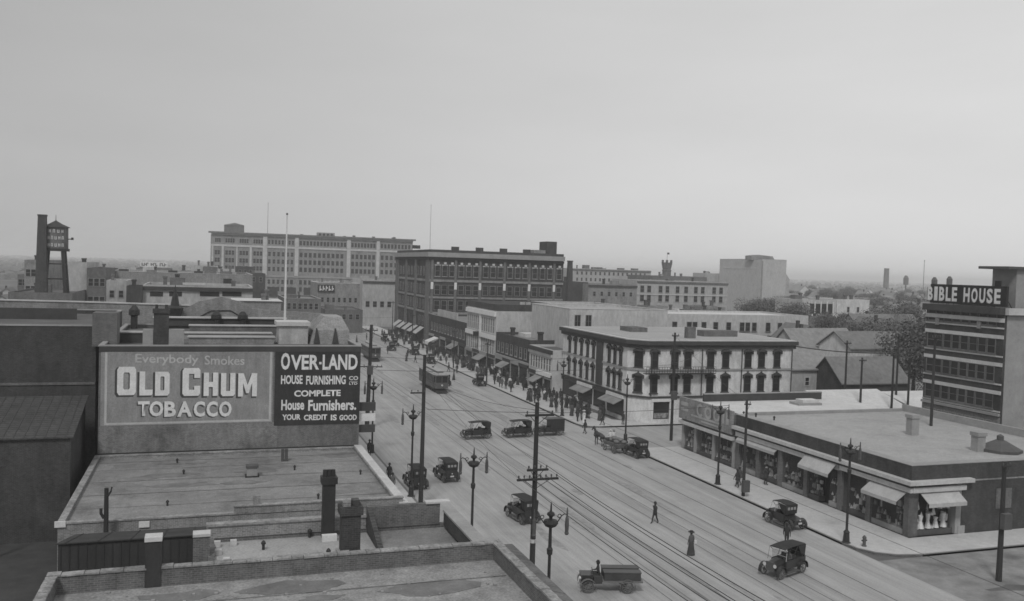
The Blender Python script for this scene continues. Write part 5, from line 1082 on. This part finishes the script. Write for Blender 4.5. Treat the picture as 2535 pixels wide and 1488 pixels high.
wire('thin wire from the thick corner pole to the hotel wall', (55.5, 98.3, 9.8), (66.0, 109.5, 10.0), .3, .018)
for x in (30.45, 37.0):
    wire('trolley wire running above the ' + ('nearer' if x < 33 else 'farther') + ' pair of tram rails', (x, -10, 6.2), (x, 330, 6.2), 0, .012)

# ------------------------------------------------------------------ motor cars of the period
def wheel_meshes(r):
    m = MB(); n = 18; k = 8
    for i in range(n):
        pass
    ring = [[m.bm.verts.new(((.045 * math.sin(b_ * 6.2832 / k)), (r - .045 + .045 * math.cos(b_ * 6.2832 / k)) * math.cos(a * 6.2832 / n), (r - .045 + .045 * math.cos(b_ * 6.2832 / k)) * math.sin(a * 6.2832 / n))) for b_ in range(k)] for a in range(n)]
    for a in range(n):
        for b_ in range(k): m._f((ring[a][b_], ring[(a + 1) % n][b_], ring[(a + 1) % n][(b_ + 1) % k], ring[a][(b_ + 1) % k]))
    s = MB()
    for i in range(10): a = i * .6283; s.tube(((0, .05 * math.cos(a), .05 * math.sin(a)), (0, (r - .07) * math.cos(a), (r - .07) * math.sin(a))), .022, 5)
    s.tube(((-.1, 0, 0), (.1, 0, 0)), .07, 8)
    a, b_ = m.mesh('tyre'), s.mesh('spokes'); a.materials.append(K['rubber']); b_.materials.append(K['spoke']); return a, b_
WHEEL = wheel_meshes(.40)
def wheel(t, x, y, r=.40, sc=1.0):
    o = link('wheel', WHEEL[0], t, (x, y, r * sc)); o.scale = (1, sc, sc); link('spokes', WHEEL[1], o); return o
def fender(t, x, y, m, w=.24, r=.5, z=.42, a0=-15, a1=190):
    q = MB(); A = [R_(a0 + (a1 - a0) * i / 9) for i in range(10)]; th = .025
    for p, k in zip(A, A[1:]): q.hexa([(x + sx * w / 2, y + (r + d) * math.cos(a), z + (r + d) * math.sin(a)) for d in (0, th) for sx, a in ((-1, p), (1, p), (1, k), (-1, k))])
    return q.build('fender', K[m], t)
def motor_car(label, x, y, rz, top='up', body='touring', paint='enamel', group=None, people=False, name='motor_car', cat='car'):
    t = thing(name, label, cat, (x, y, 0), rz, group); W = .62
    for sx in (-1, 1):
        wheel(t, sx * .72, 1.28); wheel(t, sx * .72, -1.28); fender(t, sx * .72, 1.28, paint); fender(t, sx * .72, -1.28, paint)
        MB().box(sx * .60, sx * .86, -.8, .82, .33, .37).build('running_board', K['ironmid'], t)
    m = MB(); m.box(-.42, -.34, -1.6, 1.6, .46, .56); m.box(.34, .42, -1.6, 1.6, .46, .56); m.tube(((-.72, 1.28, .4), (.72, 1.28, .4)), .04, 6); m.tube(((-.72, -1.28, .4), (.72, -1.28, .4)), .04, 6); m.build('chassis', K['iron'], t)
    m = MB(); m.hexa(((-.42, .62, .56), (.42, .62, .56), (.33, 1.55, .56), (-.33, 1.55, .56), (-.46, .62, 1.12), (.46, .62, 1.12), (.33, 1.55, 1.0), (-.33, 1.55, 1.0)))
    m.hexa(((-.46, .62, 1.121), (.46, .62, 1.121), (.33, 1.55, 1.001), (-.33, 1.55, 1.001), (-.2, .62, 1.24), (.2, .62, 1.24), (.15, 1.55, 1.1), (-.15, 1.55, 1.1))); m.build('bonnet', K[paint], t)
    m = MB(); m.box(-.34, .34, 1.553, 1.64, .5, 1.12); m.build('radiator', K['ironmid'], t)
    for sx in (-1, 1):
        m = MB(); m.tube(((sx * .42, 1.5, .92), (sx * .42, 1.68, .92)), [.09, .15], 10); h = m.build('headlight', K['iron'], t); MB().tube(((sx * .42, 1.681, .92), (sx * .42, 1.70, .92)), .135, 10).build('lens', K['brass'], h)
    m = MB()
    back = -1.75 if body == 'touring' else -.55
    if body == 'van':
        m.box(-.74, .74, -1.95, -.1, .58, 2.05); m.box(-.78, .78, -2.0, .55, 2.052, 2.14); m.build('box_body', K[paint], t); MB().box(-.6, .6, -1.97, -1.952, .7, 1.95).build('rear_door', K['enamelgrey'], t)
        back = -.1
    mb = MB()
    for sx in (-1, 1):
        mb.hexa([(sx * a, yy, zz) for zz in (.56, 1.12) for a, yy in ((.56, back), (.62, back), (.62, .6), (.56, .6))])
    mb.box(-.56, .56, back, .6, .50, .56); mb.box(-.555, .555, back, back + .07, .563, 1.22); mb.box(-.555, .555, .54, .61, .563, 1.14)
    if body == 'roadster': mb.hexa(((-.55, -1.75, .56), (.55, -1.75, .56), (.58, -.553, .56), (-.58, -.553, .56), (-.48, -1.72, .92), (.48, -1.72, .92), (.55, -.553, 1.05), (-.55, -.553, 1.05)))
    mb.build('body', K[paint], t)
    for yy in ((.0, -.95) if body == 'touring' else (.0,)):
        m = MB(); m.box(-.54, .54, yy - .45, yy + .05, .6, .86); m.hexa(((-.54, yy - .5, .862), (.54, yy - .5, .862), (.54, yy - .36, .862), (-.54, yy - .36, .862), (-.54, yy - .62, 1.36), (.54, yy - .62, 1.36), (.54, yy - .5, 1.36), (-.54, yy - .5, 1.36))); m.build('seat', K['leather'], t)
    m = MB()
    for sx in (-1, 1): m.tube(((sx * .58, .6, 1.1), (sx * .58, .52, 1.72)), .02, 5)
    m.tube(((-.58, .52, 1.72), (.58, .52, 1.72)), .02, 5); m.tube(((-.58, .56, 1.42), (.58, .56, 1.42)), .014, 5); ws = m.build('windscreen', K['brass'], t)
    MB().hexa([(sx, yy + d, zz) for d in (0, .006) for sx, yy, zz in ((-.56, .59, 1.15), (.56, .59, 1.15), (.56, .525, 1.7), (-.56, .525, 1.7))]).build('glass', K['pane'], ws)
    m = MB(); m.tube([(-.26 + .19 * math.cos(a), .2 + .06 * math.sin(a), 1.2 + .17 * math.sin(a)) for a in [k * .5236 for k in range(13)]], .016, 5); m.tube(((-.26, .2, 1.2), (-.26, .55, .8)), .018, 5); m.build('steering_wheel', K['iron'], t)
    if top == 'up' and body != 'van':
        y0 = -1.72 if body == 'touring' else -.8; y1 = .86
        prof = [(y0 + (y1 - y0) * i / 8, 1.98 + .13 * math.sin(math.pi * (.12 + .76 * i / 8))) for i in range(9)]
        m = MB()
        for (a, za), (c, zc) in zip(prof, prof[1:]):
            m.hexa(((-.64, a, za - .06), (.64, a, za - .06), (.64, c, zc - .06), (-.64, c, zc - .06), (-.5, a, za), (.5, a, za), (.5, c, zc), (-.5, c, zc)))
        m.build('canvas_top', K['canvasdark'], t)
        m = MB(); m.hexa(((-.6, y0 + .05, 1.2), (.6, y0 + .05, 1.2), (.6, y0 + .09, 1.2), (-.6, y0 + .09, 1.2), (-.62, y0 - .02, 1.97), (.62, y0 - .02, 1.97), (.62, y0 + .03, 1.97), (-.62, y0 + .03, 1.97)))
        for sx in (-1, 1): m.hexa(((sx * .6, y0 + .1, 1.2), (sx * .62, y0 + .1, 1.2), (sx * .62, y0 + .55, 1.4), (sx * .6, y0 + .55, 1.4), (sx * .6, y0 + .04, 1.95), (sx * .63, y0 + .04, 1.95), (sx * .63, y0 + .95, 2.0), (sx * .6, y0 + .95, 2.0)))
        cu = m.build('rear_curtain', K['canvasdark'], t)
        m = MB()
        for i in (-1, 0, 1): m.box(i * .32 - .11, i * .32 + .11, y0 - .012, y0 - .002, 1.55, 1.78)
        m.build('curtain_windows', K['frame'], cu)
        m = MB()
        for sx in (-1, 1): m.tube(((sx * .6, -.1, 1.1), (sx * .62, y0 + 1.0, 2.0)), .022, 5); m.tube(((sx * .6, .52, 1.7), (sx * .62, .84, 2.0)), .018, 5); m.tube(((sx * .62, .84, 2.0), (sx * .45, 1.3, 1.2)), .01, 4)
        m.build('top_bows', K['iron'], t)
    if top == 'folded':
        m = MB()
        for i in range(4): m.hexa(((-.64, -1.55 - .1 * i, 1.15 + .08 * i), (.64, -1.55 - .1 * i, 1.15 + .08 * i), (.64, -1.72 - .1 * i, 1.2 + .08 * i), (-.64, -1.72 - .1 * i, 1.2 + .08 * i), (-.64, -1.7 - .12 * i, 1.62 + .1 * i), (.64, -1.7 - .12 * i, 1.62 + .1 * i), (.64, -1.82 - .12 * i, 1.62 + .1 * i), (-.64, -1.82 - .12 * i, 1.62 + .1 * i)))
        m.build('folded_top', K['canvasdark'], t)
    m = MB(); m.tube(((0, -1.86, .95), (0, -1.80, .95)), .06, 8); m.box(-.18, .18, -1.85, -1.82, .62, .76); m.build('rear_lamp', K['brass'], t)
    return t
PI = math.pi
motor_car('dark open-sided touring car with canvas top parked behind the plain pole', 19.1, 82.0, .03)
motor_car('dark touring car with raised top rolling away beyond the twin-lantern lamp', 22.7, 84.2, .06)
motor_car('dark touring car half hidden behind the thick three-armed pole', 25.3, 69.2, .12)
motor_car('dark touring car with square top crossing the rails into the side street', 31.6, 103.8, PI / 2 + .08)
motor_car('dark touring car with curved top crossing behind the pole top', 37.0, 103.9, PI / 2 + .08, paint='enamel')
motor_car('boxy dark delivery van following the curved-top car out of the side street', 41.3, 104.3, PI / 2 + .05, body='van', name='delivery_van', cat='van')
motor_car('dark car with raised hood parked at the kerb before the lamp and two posts', 46.7, 90.6, .06)
motor_car('black roadster parked at the kerb in front of the corner shops', 46.5, 62.6, .10, body='roadster')
motor_car('black car with square hood turning across the rails near the rounded corner', 39.0, 52.4, PI / 2 + .35)
motor_car('small dark car parked by the far kerb beyond the hotel', 46.2, 150.5, .0, body='roadster')
for i, (x, y) in enumerate(((39.9, 151.5),)): motor_car('dark car passing close beside the nearer tram', x, y, .05)
for x, y in ((45.8, 186), (46.4, 204), (46.2, 226), (43, 214), (46.3, 240)): motor_car('distant dark car along the far kerb by the shop row', x, y, 0, body='roadster' if y > 210 else 'touring', group='distant cars along the far kerb')

# flat-bed truck at the bottom edge, driver and two long boxes
t = thing('flatbed_truck', 'open flatbed truck carrying two long dark boxes near the near kerb', 'truck', (25.3, 52.6, 0), PI / 2 - .28)
for sx in (-1, 1):
    for yy in (1.3, -1.3): wheel(t, sx * .75, yy); fender(t, sx * .75, yy, 'enamelgrey')
MB().box(-.8, .8, -2.3, .35, .72, .84).build('flatbed', K['spoke'], t); m = MB(); m.box(-.5, .5, .95, 1.75, .56, 1.1); m.build('bonnet', K['enamel'], t); MB().box(-.55, .55, .35, .9, .56, 1.0).build('seat', K['leather'], t)
m = MB(); m.tube([(.0 + .19 * math.cos(a), .95 + .05 * math.sin(a), 1.3 + .17 * math.sin(a)) for a in [k * .5236 for k in range(13)]], .016, 5); m.tube(((0, .95, 1.3), (0, 1.1, .9)), .02, 5); m.build('steering_wheel', K['iron'], t)
for sx in (-1, 1): m = MB(); m.tube(((sx * .42, 1.72, .9), (sx * .42, 1.86, .9)), [.08, .13], 9); m.build('headlight', K['brass'], t)
Mt = Matrix.Translation((25.3, 52.6, 0)) @ Matrix.Rotation(PI / 2 - .28, 4, 'Z')
for dx, lab in ((-.45, 'long dark box lying on the flatbed truck, the one nearer the near roofs'), (.45, 'long dark box lying on the flatbed truck, the one nearer the rails')):
    p = Mt @ Vector((dx, -.95, .845)); bx = thing('long_box', lab, 'box', p, PI / 2 - .28); MB().box(-.3, .3, -1.2, 1.2, 0, .5).build('case', K['trimdark'], bx); MB().box(-.33, .33, -1.24, 1.24, .503, .56).build('lid', K['ironmid'], bx)

# ------------------------------------------------------------------ horse and loaded wagon at the side street mouth
CRZ = .13; CX_, CY_ = 45.4, 93.4; Mc = Matrix.Translation((CX_, CY_, 0)) @ Matrix.Rotation(CRZ, 4, 'Z')
def skinned(V, E, Rr, name):
    me = bpy.data.meshes.new(name); me.from_pydata(V, E, []); o = bpy.data.objects.new(name, me); COL.objects.link(o)
    sk = o.modifiers.new('skin', 'SKIN'); sk.use_smooth_shade = True; o.modifiers.new('sub', 'SUBSURF').levels = 1; me.skin_vertices[0].data[0].use_root = True
    for i, r in enumerate(Rr): me.skin_vertices[0].data[i].radius = r if isinstance(r, tuple) else (r, r)
    out = bpy.data.meshes.new_from_object(o.evaluated_get(bpy.context.evaluated_depsgraph_get())); bpy.data.objects.remove(o); out.name = name; return out
V, E, Rr = [], [], []
def hv(p, r, par=None):
    V.append(p); Rr.append(r)
    if par is not None: E.append((par, len(V) - 1))
    return len(V) - 1
barrel = hv((0, 0, 1.30), (.27, .30)); loin = hv((0, -.38, 1.36), (.24, .25), barrel); rump = hv((0, -.74, 1.38), (.25, .26), loin)
chest = hv((0, .42, 1.34), (.24, .30), barrel); nb = hv((0, .66, 1.58), (.15, .2), chest); nm = hv((0, .86, 1.86), (.10, .14), nb); poll = hv((0, 1.02, 2.08), (.085, .10), nm); jaw = hv((0, 1.16, 1.96), (.085, .11), poll); nose = hv((0, 1.36, 1.72), (.06, .065), jaw); hv((0, 1.42, 1.64), (.055, .05), nose)
for s in (-1, 1):
    hv((s * .055, 1.0, 2.24), (.022, .03), poll)
    a = hv((s * .15, -.74, 1.18), (.15, .19), rump); k = hv((s * .17, -.56, .93), (.10, .13), a); h = hv((s * .16, -.86, .55), (.055, .07), k); f = hv((s * .16, -.82, .15), (.042, .045), h); hv((s * .16, -.77, .04), (.055, .06), f)
    a = hv((s * .14, .46, 1.12), (.11, .15), chest); k = hv((s * .15, .42, .86), (.08, .09), a); h = hv((s * .15, .47, .48), (.055, .06), k); f = hv((s * .15, .45, .14), (.04, .042), h); hv((s * .15, .49, .04), (.052, .058), f)
hm = skinned(V, E, Rr, 'body'); hm.materials.append(mat('horse_coat', 0.055, 0.3, rough=.6))
p = Mc @ Vector((0, 3.5, 0)); hs = thing('horse', 'dark horse harnessed to the loaded wagon at the side street mouth', 'horse', p, CRZ + .1); link('body', hm, hs)
m = MB(); m.tube(((0, -.98, 1.42), (0, -1.12, 1.2), (0, -1.14, .85), (0, -1.1, .6)), [.04, .07, .06, .02], 7); m.build('tail', K['suit'], hs)
m = MB(); m.tube(((0, .98, 2.2), (0, .78, 2.0), (0, .56, 1.74)), [.03, .05, .04], 6); m.build('mane', K['suit'], hs)
m = MB(); m.tube([(.27 * math.cos(a), .6 - .1 * math.sin(a), 1.36 + .36 * math.sin(a)) for a in [k * .5236 for k in range(13)]], .05, 6); m.build('collar', K['leather'], hs)
wg = thing('horse_wagon', 'loaded four-wheeled wagon behind the dark horse at the side street mouth', 'wagon', (CX_, CY_, 0), CRZ)
for sx in (-1, 1): wheel(wg, sx * .78, -1.0, .40, 1.35); wheel(wg, sx * .74, 1.0, .40, 1.1)
m = MB(); m.hexa(((-.62, -1.7, .72), (.62, -1.7, .72), (.62, 1.35, .72), (-.62, 1.35, .72), (-.74, -1.75, 1.15), (.74, -1.75, 1.15), (.74, 1.4, 1.15), (-.74, 1.4, 1.15))); m.build('wagon_box', K['enamelgrey'], wg)
m = MB(); m.tube(((-.8, -1.0, .54), (.8, -1.0, .54)), .045, 6); m.tube(((-.76, 1.0, .44), (.76, 1.0, .44)), .045, 6); m.build('axles', K['iron'], wg); MB().box(-.66, .66, .62, 1.05, 1.2, 1.5).build('seat', K['leather'], wg)
for sx in (-.42, .42): m = MB(); m.tube(((sx, 1.3, .7), (sx, 3.0, .95), (sx * .8, 4.1, 1.2)), .035, 6); m.build('shaft', K['wood'], wg)
random.seed(6)
for i in range(9):
    sk_ = thing('sack', 'plump grey sack heaped on the horse-drawn wagon', 'sack', Mc @ Vector((random.uniform(-.42, .42), -1.45 + .22 * i, 1.16 + (.25 if i % 2 else 0))), random.uniform(0, 3), 'sacks heaped on the wagon')
    MB().ball((0, 0, .2), .36, 10, 1.15, .8, .62).build('bag', mat('sacking', 0.17, 0.3) if i == 0 else bpy.data.materials['sacking'], sk_); MB().ball((.38, 0, .26), .07, 6).build('tied_neck', bpy.data.materials['sacking'], sk_)

# ------------------------------------------------------------------ streetcars
def tram(label, x, y, rz):
    t = thing('streetcar', label, 'streetcar', (x, y, 0), rz); L, W = 12.2, 1.28
    for yy in (3.4, -3.4):
        m = MB(); m.box(-.9, .9, yy - 1.1, yy + 1.1, .45, .75)
        tr = m.build('truck', K['iron'], t)
        for sx in (-.72, .72):
            for dy in (-.75, .75): MB().tube(((sx - .05, yy + dy, .38), (sx + .05, yy + dy, .38)), .38, 14).build('wheel', K['ironmid'], tr)
    pl_ = [(-W, -L / 2 + .9), (-W * .8, -L / 2 + .2), (0, -L / 2), (W * .8, -L / 2 + .2), (W, -L / 2 + .9), (W, L / 2 - .9), (W * .8, L / 2 - .2), (0, L / 2), (-W * .8, L / 2 - .2), (-W, L / 2 - .9)]
    MB().prism(pl_, .8, 1.75).build('body', K['tram'], t)
    MB().prism([(p[0] * .96, p[1] * .985) for p in pl_], 1.752, 2.75).build('window_band', K['glass'], t)
    m = MB(); n_ = 11
    for i in range(n_ + 1):
        yy = -L / 2 + .9 + (L - 1.8) * i / n_
        for sx in (-1, 1): m.box(sx * (W - .05), sx * W, yy - .07, yy + .07, 1.752, 2.75)
    for p in (pl_[1], pl_[2], pl_[3], pl_[6], pl_[7], pl_[8]): m.box(p[0] - .06, p[0] + .06, p[1] * .99 - .05, p[1] * .99 + .05, 1.752, 2.75)
    m.build('window_pillars', K['tram'], t); MB().prism([(p[0] * 1.01, p[1] * 1.005) for p in pl_], 2.752, 2.98).build('letter_board', K['tram'], t)
    m = MB(); m.prism([(p[0] * 1.06, p[1] * 1.03) for p in pl_], 2.982, 3.08); m.prism([(p[0] * .85, p[1] * .95) for p in pl_], 3.082, 3.2); m.build('roof', K['tramroof'], t)
    m = MB(); m.box(-.5, .5, -L / 2 + 1.4, L / 2 - 1.4, 3.203, 3.5); m.box(-.62, .62, -L / 2 + 1.2, L / 2 - 1.2, 3.502, 3.58); m.build('clerestory', K['tramroof'], t)
    m = MB(); m.tube(((0, .6, 3.58), (0, -.2, 3.8), (0, -4.6, 6.1)), .035, 5); m.cyl(0, .4, 3.58, 3.75, .22, .15, 8); m.build('trolley_pole', K['iron'], t)
    m = MB(); m.tube(((0, -L / 2 - .12, 1.35), (0, -L / 2 + .05, 1.35)), .16, 10); m.build('headlamp', K['brass'], t)
    m = MB(); m.hexa(((-.9, -L / 2 - .5, .15), (.9, -L / 2 - .5, .15), (.9, -L / 2 + .5, .15), (-.9, -L / 2 + .5, .15), (-.9, -L / 2 - .45, .2), (.9, -L / 2 - .45, .2), (.9, -L / 2 + .5, .6), (-.9, -L / 2 + .5, .6))); m.build('fender', K['iron'], t)
    MB().box(-.55, .55, -L / 2 + .02, -L / 2 + .3, 2.99, 3.32).build('route_board', K['stone'], t)
    return t
tram('dark streetcar on the farther rails approaching past the hotel', 37.0, 147.6, 0)
tram('second streetcar farther up the street behind the leaning pole', 34.6, 195.5, 0)

# ------------------------------------------------------------------ people
def figure(pose):
    me = bpy.data.meshes.new('body'); V = []; E = []; Rr = []
    def v(p, r, par=None):
        V.append(p); Rr.append(r); i = len(V) - 1
        if par is not None: E.append((par, i))
        return i
    st = .22 if pose == 'walk' else (.05 if pose == 'stand' else 0); sit = pose == 'sit'
    hz = .95 if not sit else .55
    pel = v((0, 0, hz), (.15, .11)); sp = v((0, .01, hz + .25), (.14, .10), pel); ch = v((0, .0, hz + .45), (.17, .115), sp); nk = v((0, .015, hz + .57), (.058, .058), ch); hd = v((0, .035, hz + .66), (.078, .09), nk); ht = v((0, .03, hz + .76), (.082, .095), hd); v((0, .13, hz + .675), (.018, .016), hd)
    for s in (-1, 1):
        k = s * (1 if st else 0); sh = v((s * .17, 0, hz + .47), (.07, .065), ch)
        if sit: el = v((s * .24, .08, hz + .22), (.05, .05), sh); wr = v((s * .14, .33, hz + .22), (.034, .03), el); d = Vector((-.1 * s, .9, -.2)).normalized()
        else: el = v((s * .23, -.10 * k * st * 4, hz + .21), (.05, .05), sh); wr = v((s * .235, -.20 * k * st * 4 + .06, hz - .02), (.034, .03), el); d = Vector((0, .12, -1)).normalized()
        pm = v(tuple(Vector(V[wr]) + d * .075), (.036, .022), wr)
        for f, (o, ln) in enumerate(((-.027, .075), (-.009, .085), (.009, .08), (.026, .062))):
            b0 = Vector(V[pm]) + d * .035 + Vector((0, o, 0) if not sit else (o, 0, 0)); a = v(tuple(b0), (.0085, .0085), pm); c = v(tuple(b0 + d * ln * .55 + Vector((-s * .008, 0, 0))), (.008, .008), a); v(tuple(b0 + d * ln + Vector((-s * .022, 0, 0))), (.007, .007), c)
        th = v(tuple(Vector(V[wr]) + d * .04 + Vector((-s * .01, .038, 0))), (.011, .011), wr); v(tuple(Vector(V[th]) + d * .05 + Vector((-s * .012, .012, 0))), (.009, .009), th)
        hp = v((s * .095, 0, hz - .05), (.095, .095), pel)
        if sit: kn = v((s * .12, .42, hz - .03), (.065, .065), hp); an = v((s * .12, .46, hz - .42), (.042, .042), kn); to = v((s * .12, .6, hz - .47), (.04, .03), an)
        else:
            kn = v((s * .1, s * st * .55 + .03, .50), (.062, .062), hp); an = v((s * .1, s * st * 1.25 - .02, .1 + (.05 if s < 0 and st > .1 else 0)), (.042, .045), kn); v((s * .11, s * st * 1.25 + .14, .045), (.042, .032), an)
    me.from_pydata(V, E, []); o = bpy.data.objects.new('body', me); COL.objects.link(o)
    sk = o.modifiers.new('skin', 'SKIN'); sk.use_smooth_shade = True; o.modifiers.new('sub', 'SUBSURF').levels = 1
    me.skin_vertices[0].data[0].use_root = True
    for i, r in enumerate(Rr): k = 1.18 if r[0] > .04 and V[i][2] < hz + .5 else 1.0; me.skin_vertices[0].data[i].radius = (r[0] * k, r[1] * k)
    out = bpy.data.meshes.new_from_object(o.evaluated_get(bpy.context.evaluated_depsgraph_get())); bpy.data.objects.remove(o); out.name = 'body'
    for p in out.polygons:
        c = p.center; hand = (abs(c.x) > .2 and c.z < hz - .05 and c.z > .6) if not sit else (c.y > .34 and c.z > hz + .12)
        p.material_index = 1 if (c.z > hz + .555 or hand) else (2 if c.z < .11 and not sit else 0)
    return out
FIG = {k: figure(k) for k in ('walk', 'stand', 'sit')}
def hat_mb(kind, hz):
    m = MB(); z = hz + .76
    if kind == 'bowler': m.lathe(0, .03, ((.155, z + .01), (.16, z + .03), (.105, z + .035), (.108, z + .1), (.08, z + .15), (.02, z + .165)), 12)
    elif kind == 'boater': m.lathe(0, .03, ((.17, z + .01), (.17, z + .03), (.1, z + .032), (.1, z + .12), (.02, z + .125)), 12)
    elif kind == 'cap': m.lathe(0, .03, ((.1, z - .02), (.13, z + .04), (.12, z + .08), (.02, z + .09)), 12); m.box(-.07, .07, .12, .2, z - .02, z)
    else: m.lathe(0, .03, ((.25, z + .02), (.25, z + .04), (.12, z + .045), (.13, z + .13), (.03, z + .16)), 14)
    return m
def person(label, x, y, rz, pose='walk', cloth='suit', hat='bowler', hatm='suit', skirt=None, z=0.0, group=None, h=1.0, coat=True):
    t = thing('person', label, 'person', (x, y, z), rz, group); t.scale = (h, h, h); hz = .55 if pose == 'sit' else .95
    me = FIG[pose].copy(); me.materials.clear()
    for k in (cloth, 'skin', 'suit'): me.materials.append(K[k])
    link('body', me, t); hat_mb(hat, hz).build('hat', K[hatm], t)
    m = MB(); m.lathe(0, .005, ((.084, hz + .66), (.097, hz + .72), (.095, hz + .775), (.04, hz + .8)), 10); m.build('hair', K['suit'], t)
    if skirt: m = MB(); m.lathe(0, 0, ((.31, .05), (.27, .3), (.21, .7), (.17, 1.0), (.15, 1.08)), 14); m.build('skirt', K[skirt], t)
    elif coat and pose != 'sit': m = MB(); m.lathe(0, -.01, ((.23, .72), (.2, .9), (.17, 1.1), (.17, 1.2)), 12); m.build('coat', K[cloth], t)
    return t
P0 = person('man in dark suit and hat striding across the tram rails', 35.9, 65.7, PI * .6, coat=False)
person('woman in long dark skirt carrying a pale parcel between the rails', 34.6, 57.6, .2, 'stand', 'suit2', 'wide', 'suit', 'skirt')
t = thing('parcel', 'pale parcel held by the woman between the rails', 'parcel', (34.92, 57.68, .88)); MB().box(-.1, .1, -.16, .16, -.02, .2).build('wrapping', K['linen'], t); MB().box(-.103, .103, -.015, .015, -.023, .203).build('string', K['stonemid'], t)
person('man in dark clothes walking behind the turning black car', 43.2, 57.8, 2.6, coat=False)
person('tall man in dark suit walking in front of the corner shops with a companion', 49.7, 74.6, .3, z=KZ); person('companion in dark coat close to the medium pole', 50.5, 75.4, .25, 'walk', 'suit2', 'cap', 'suit', z=KZ)
person('person in dark clothes looking into a corner shop window', 53.2, 74.9, -PI / 2, 'stand', 'suit', 'boater', 'stonemid', z=KZ)
person('lone man in dark suit stepping off the kerb near the horse-drawn wagon', 46.4, 104.3, .6, coat=False); person('man in dark suit on the pavement corner before the hotel', 51.0, 108.9, 1.2, z=KZ)
person('woman in a white dress beside the hotel pavement kerb', 49.0, 110.6, .2, 'stand', 'linen', 'wide', 'linen', 'linen', z=KZ)
person('man standing at the canted corner of the hotel', 54.0, 108.8, -1.0, 'stand', z=KZ)
person('man in dark coat on the near pavement beside the flat store', 16.9, 83.6, PI, z=KZ); person('dark-clothed man farther up the near pavement by the shop awning', 17.0, 95.2, PI, 'stand', z=KZ)
person('person in a dark coat stooping along the near pavement coping', 16.4, 79.6, PI, 'stand', 'suit2', z=KZ)
person('dark-clothed person crossing alone beyond the far kerb lamp', 47.0, 168.5, .4, coat=False)
person('driver in dark suit at the wheel of the turning black car', *(Matrix.Translation((39.0, 52.4, 0)) @ Matrix.Rotation(PI / 2 + .35, 4, 'Z') @ Vector((-.26, -.22, 0))).xy, PI / 2 + .35, 'sit', 'suit2', 'cap', 'suit2', z=.38)
person('driver in dark suit on the flatbed truck', *(Mt @ Vector((0, .55, 0))).xy, PI / 2 - .28, 'sit', z=.50)
person('cart driver in white shirt and pale hat on the horse-drawn wagon', *(Mc @ Vector((0, .95, 0))).xy, CRZ, 'sit', 'linen', 'boater', 'linen', z=.98); person('cart passenger in white beside the driver of the horse-drawn wagon', *(Mc @ Vector((.42, .9, 0))).xy, CRZ, 'sit', 'linen', 'wide', 'stonemid', z=.96)
random.seed(17); base = {}
GR = [('walk', 'suit', 'bowler', 'suit', None, 'man in dark suit among the pavement crowd by the shop row'), ('stand', 'suit', 'bowler', 'suit', None, 'man standing in dark suit among the pavement crowd by the shop row'), ('walk', 'suit2', 'boater', 'stone', None, 'man in grey suit and straw hat among the crowd by the shop row'), ('stand', 'suit2', 'wide', 'suit', 'skirt', 'woman in long dark skirt among the crowd by the shop row'), ('stand', 'linen', 'wide', 'stonemid', 'skirt', 'woman in white blouse among the crowd by the shop row')]
def crowd(x, y, rz, k, z=KZ, h=1.0):
    ps, c, ht, hm, sk, lab = GR[k]
    if k not in base: base[k] = person(lab, x, y, rz, ps, c, ht, hm, sk, z, lab.replace('man ', 'men ', 1) if lab.startswith('man') else lab.replace('woman', 'women', 1), h)
    else: c_ = copy_tree(base[k], None, (x, y, z), rz); c_.scale = (h, h, h)
for i in range(230):
    y = 112 + 150 * random.random() ** 1.15; x = random.uniform(50.6, 53.8) if random.random() < .8 else random.uniform(48.3, 51)
    crowd(x, y, random.choice((0, PI)) + random.uniform(-.4, .4), random.choice((0, 0, 0, 1, 1, 1, 2, 3, 3, 4)), KZ, random.uniform(.95, 1.06))
for x, y in ((43.5, 158), (42.8, 187), (41.5, 190), (44, 200), (40.5, 206), (46, 171), (39.5, 222), (44.5, 230), (38, 236), (42, 244)): crowd(x, y, random.uniform(0, 6), random.choice((0, 1, 3)), .01)

# ------------------------------------------------------------------ the air
hz = bpy.data.materials.new('haze'); hz.use_nodes = True; N = hz.node_tree; N.nodes.clear(); o_ = N.nodes.new('ShaderNodeOutputMaterial'); v_ = N.nodes.new('ShaderNodeVolumePrincipled')
v_.inputs['Color'].default_value = (1, 1, 1, 1); v_.inputs['Density'].default_value = 0.00034; v_.inputs['Anisotropy'].default_value = 0.0; N.links.new(v_.outputs[0], o_.inputs['Volume'])
hb = MB().box(-7200, 7200, -320, 9100, -1.0, 48.0).build('haze', hz); hb['kind'] = 'stuff'
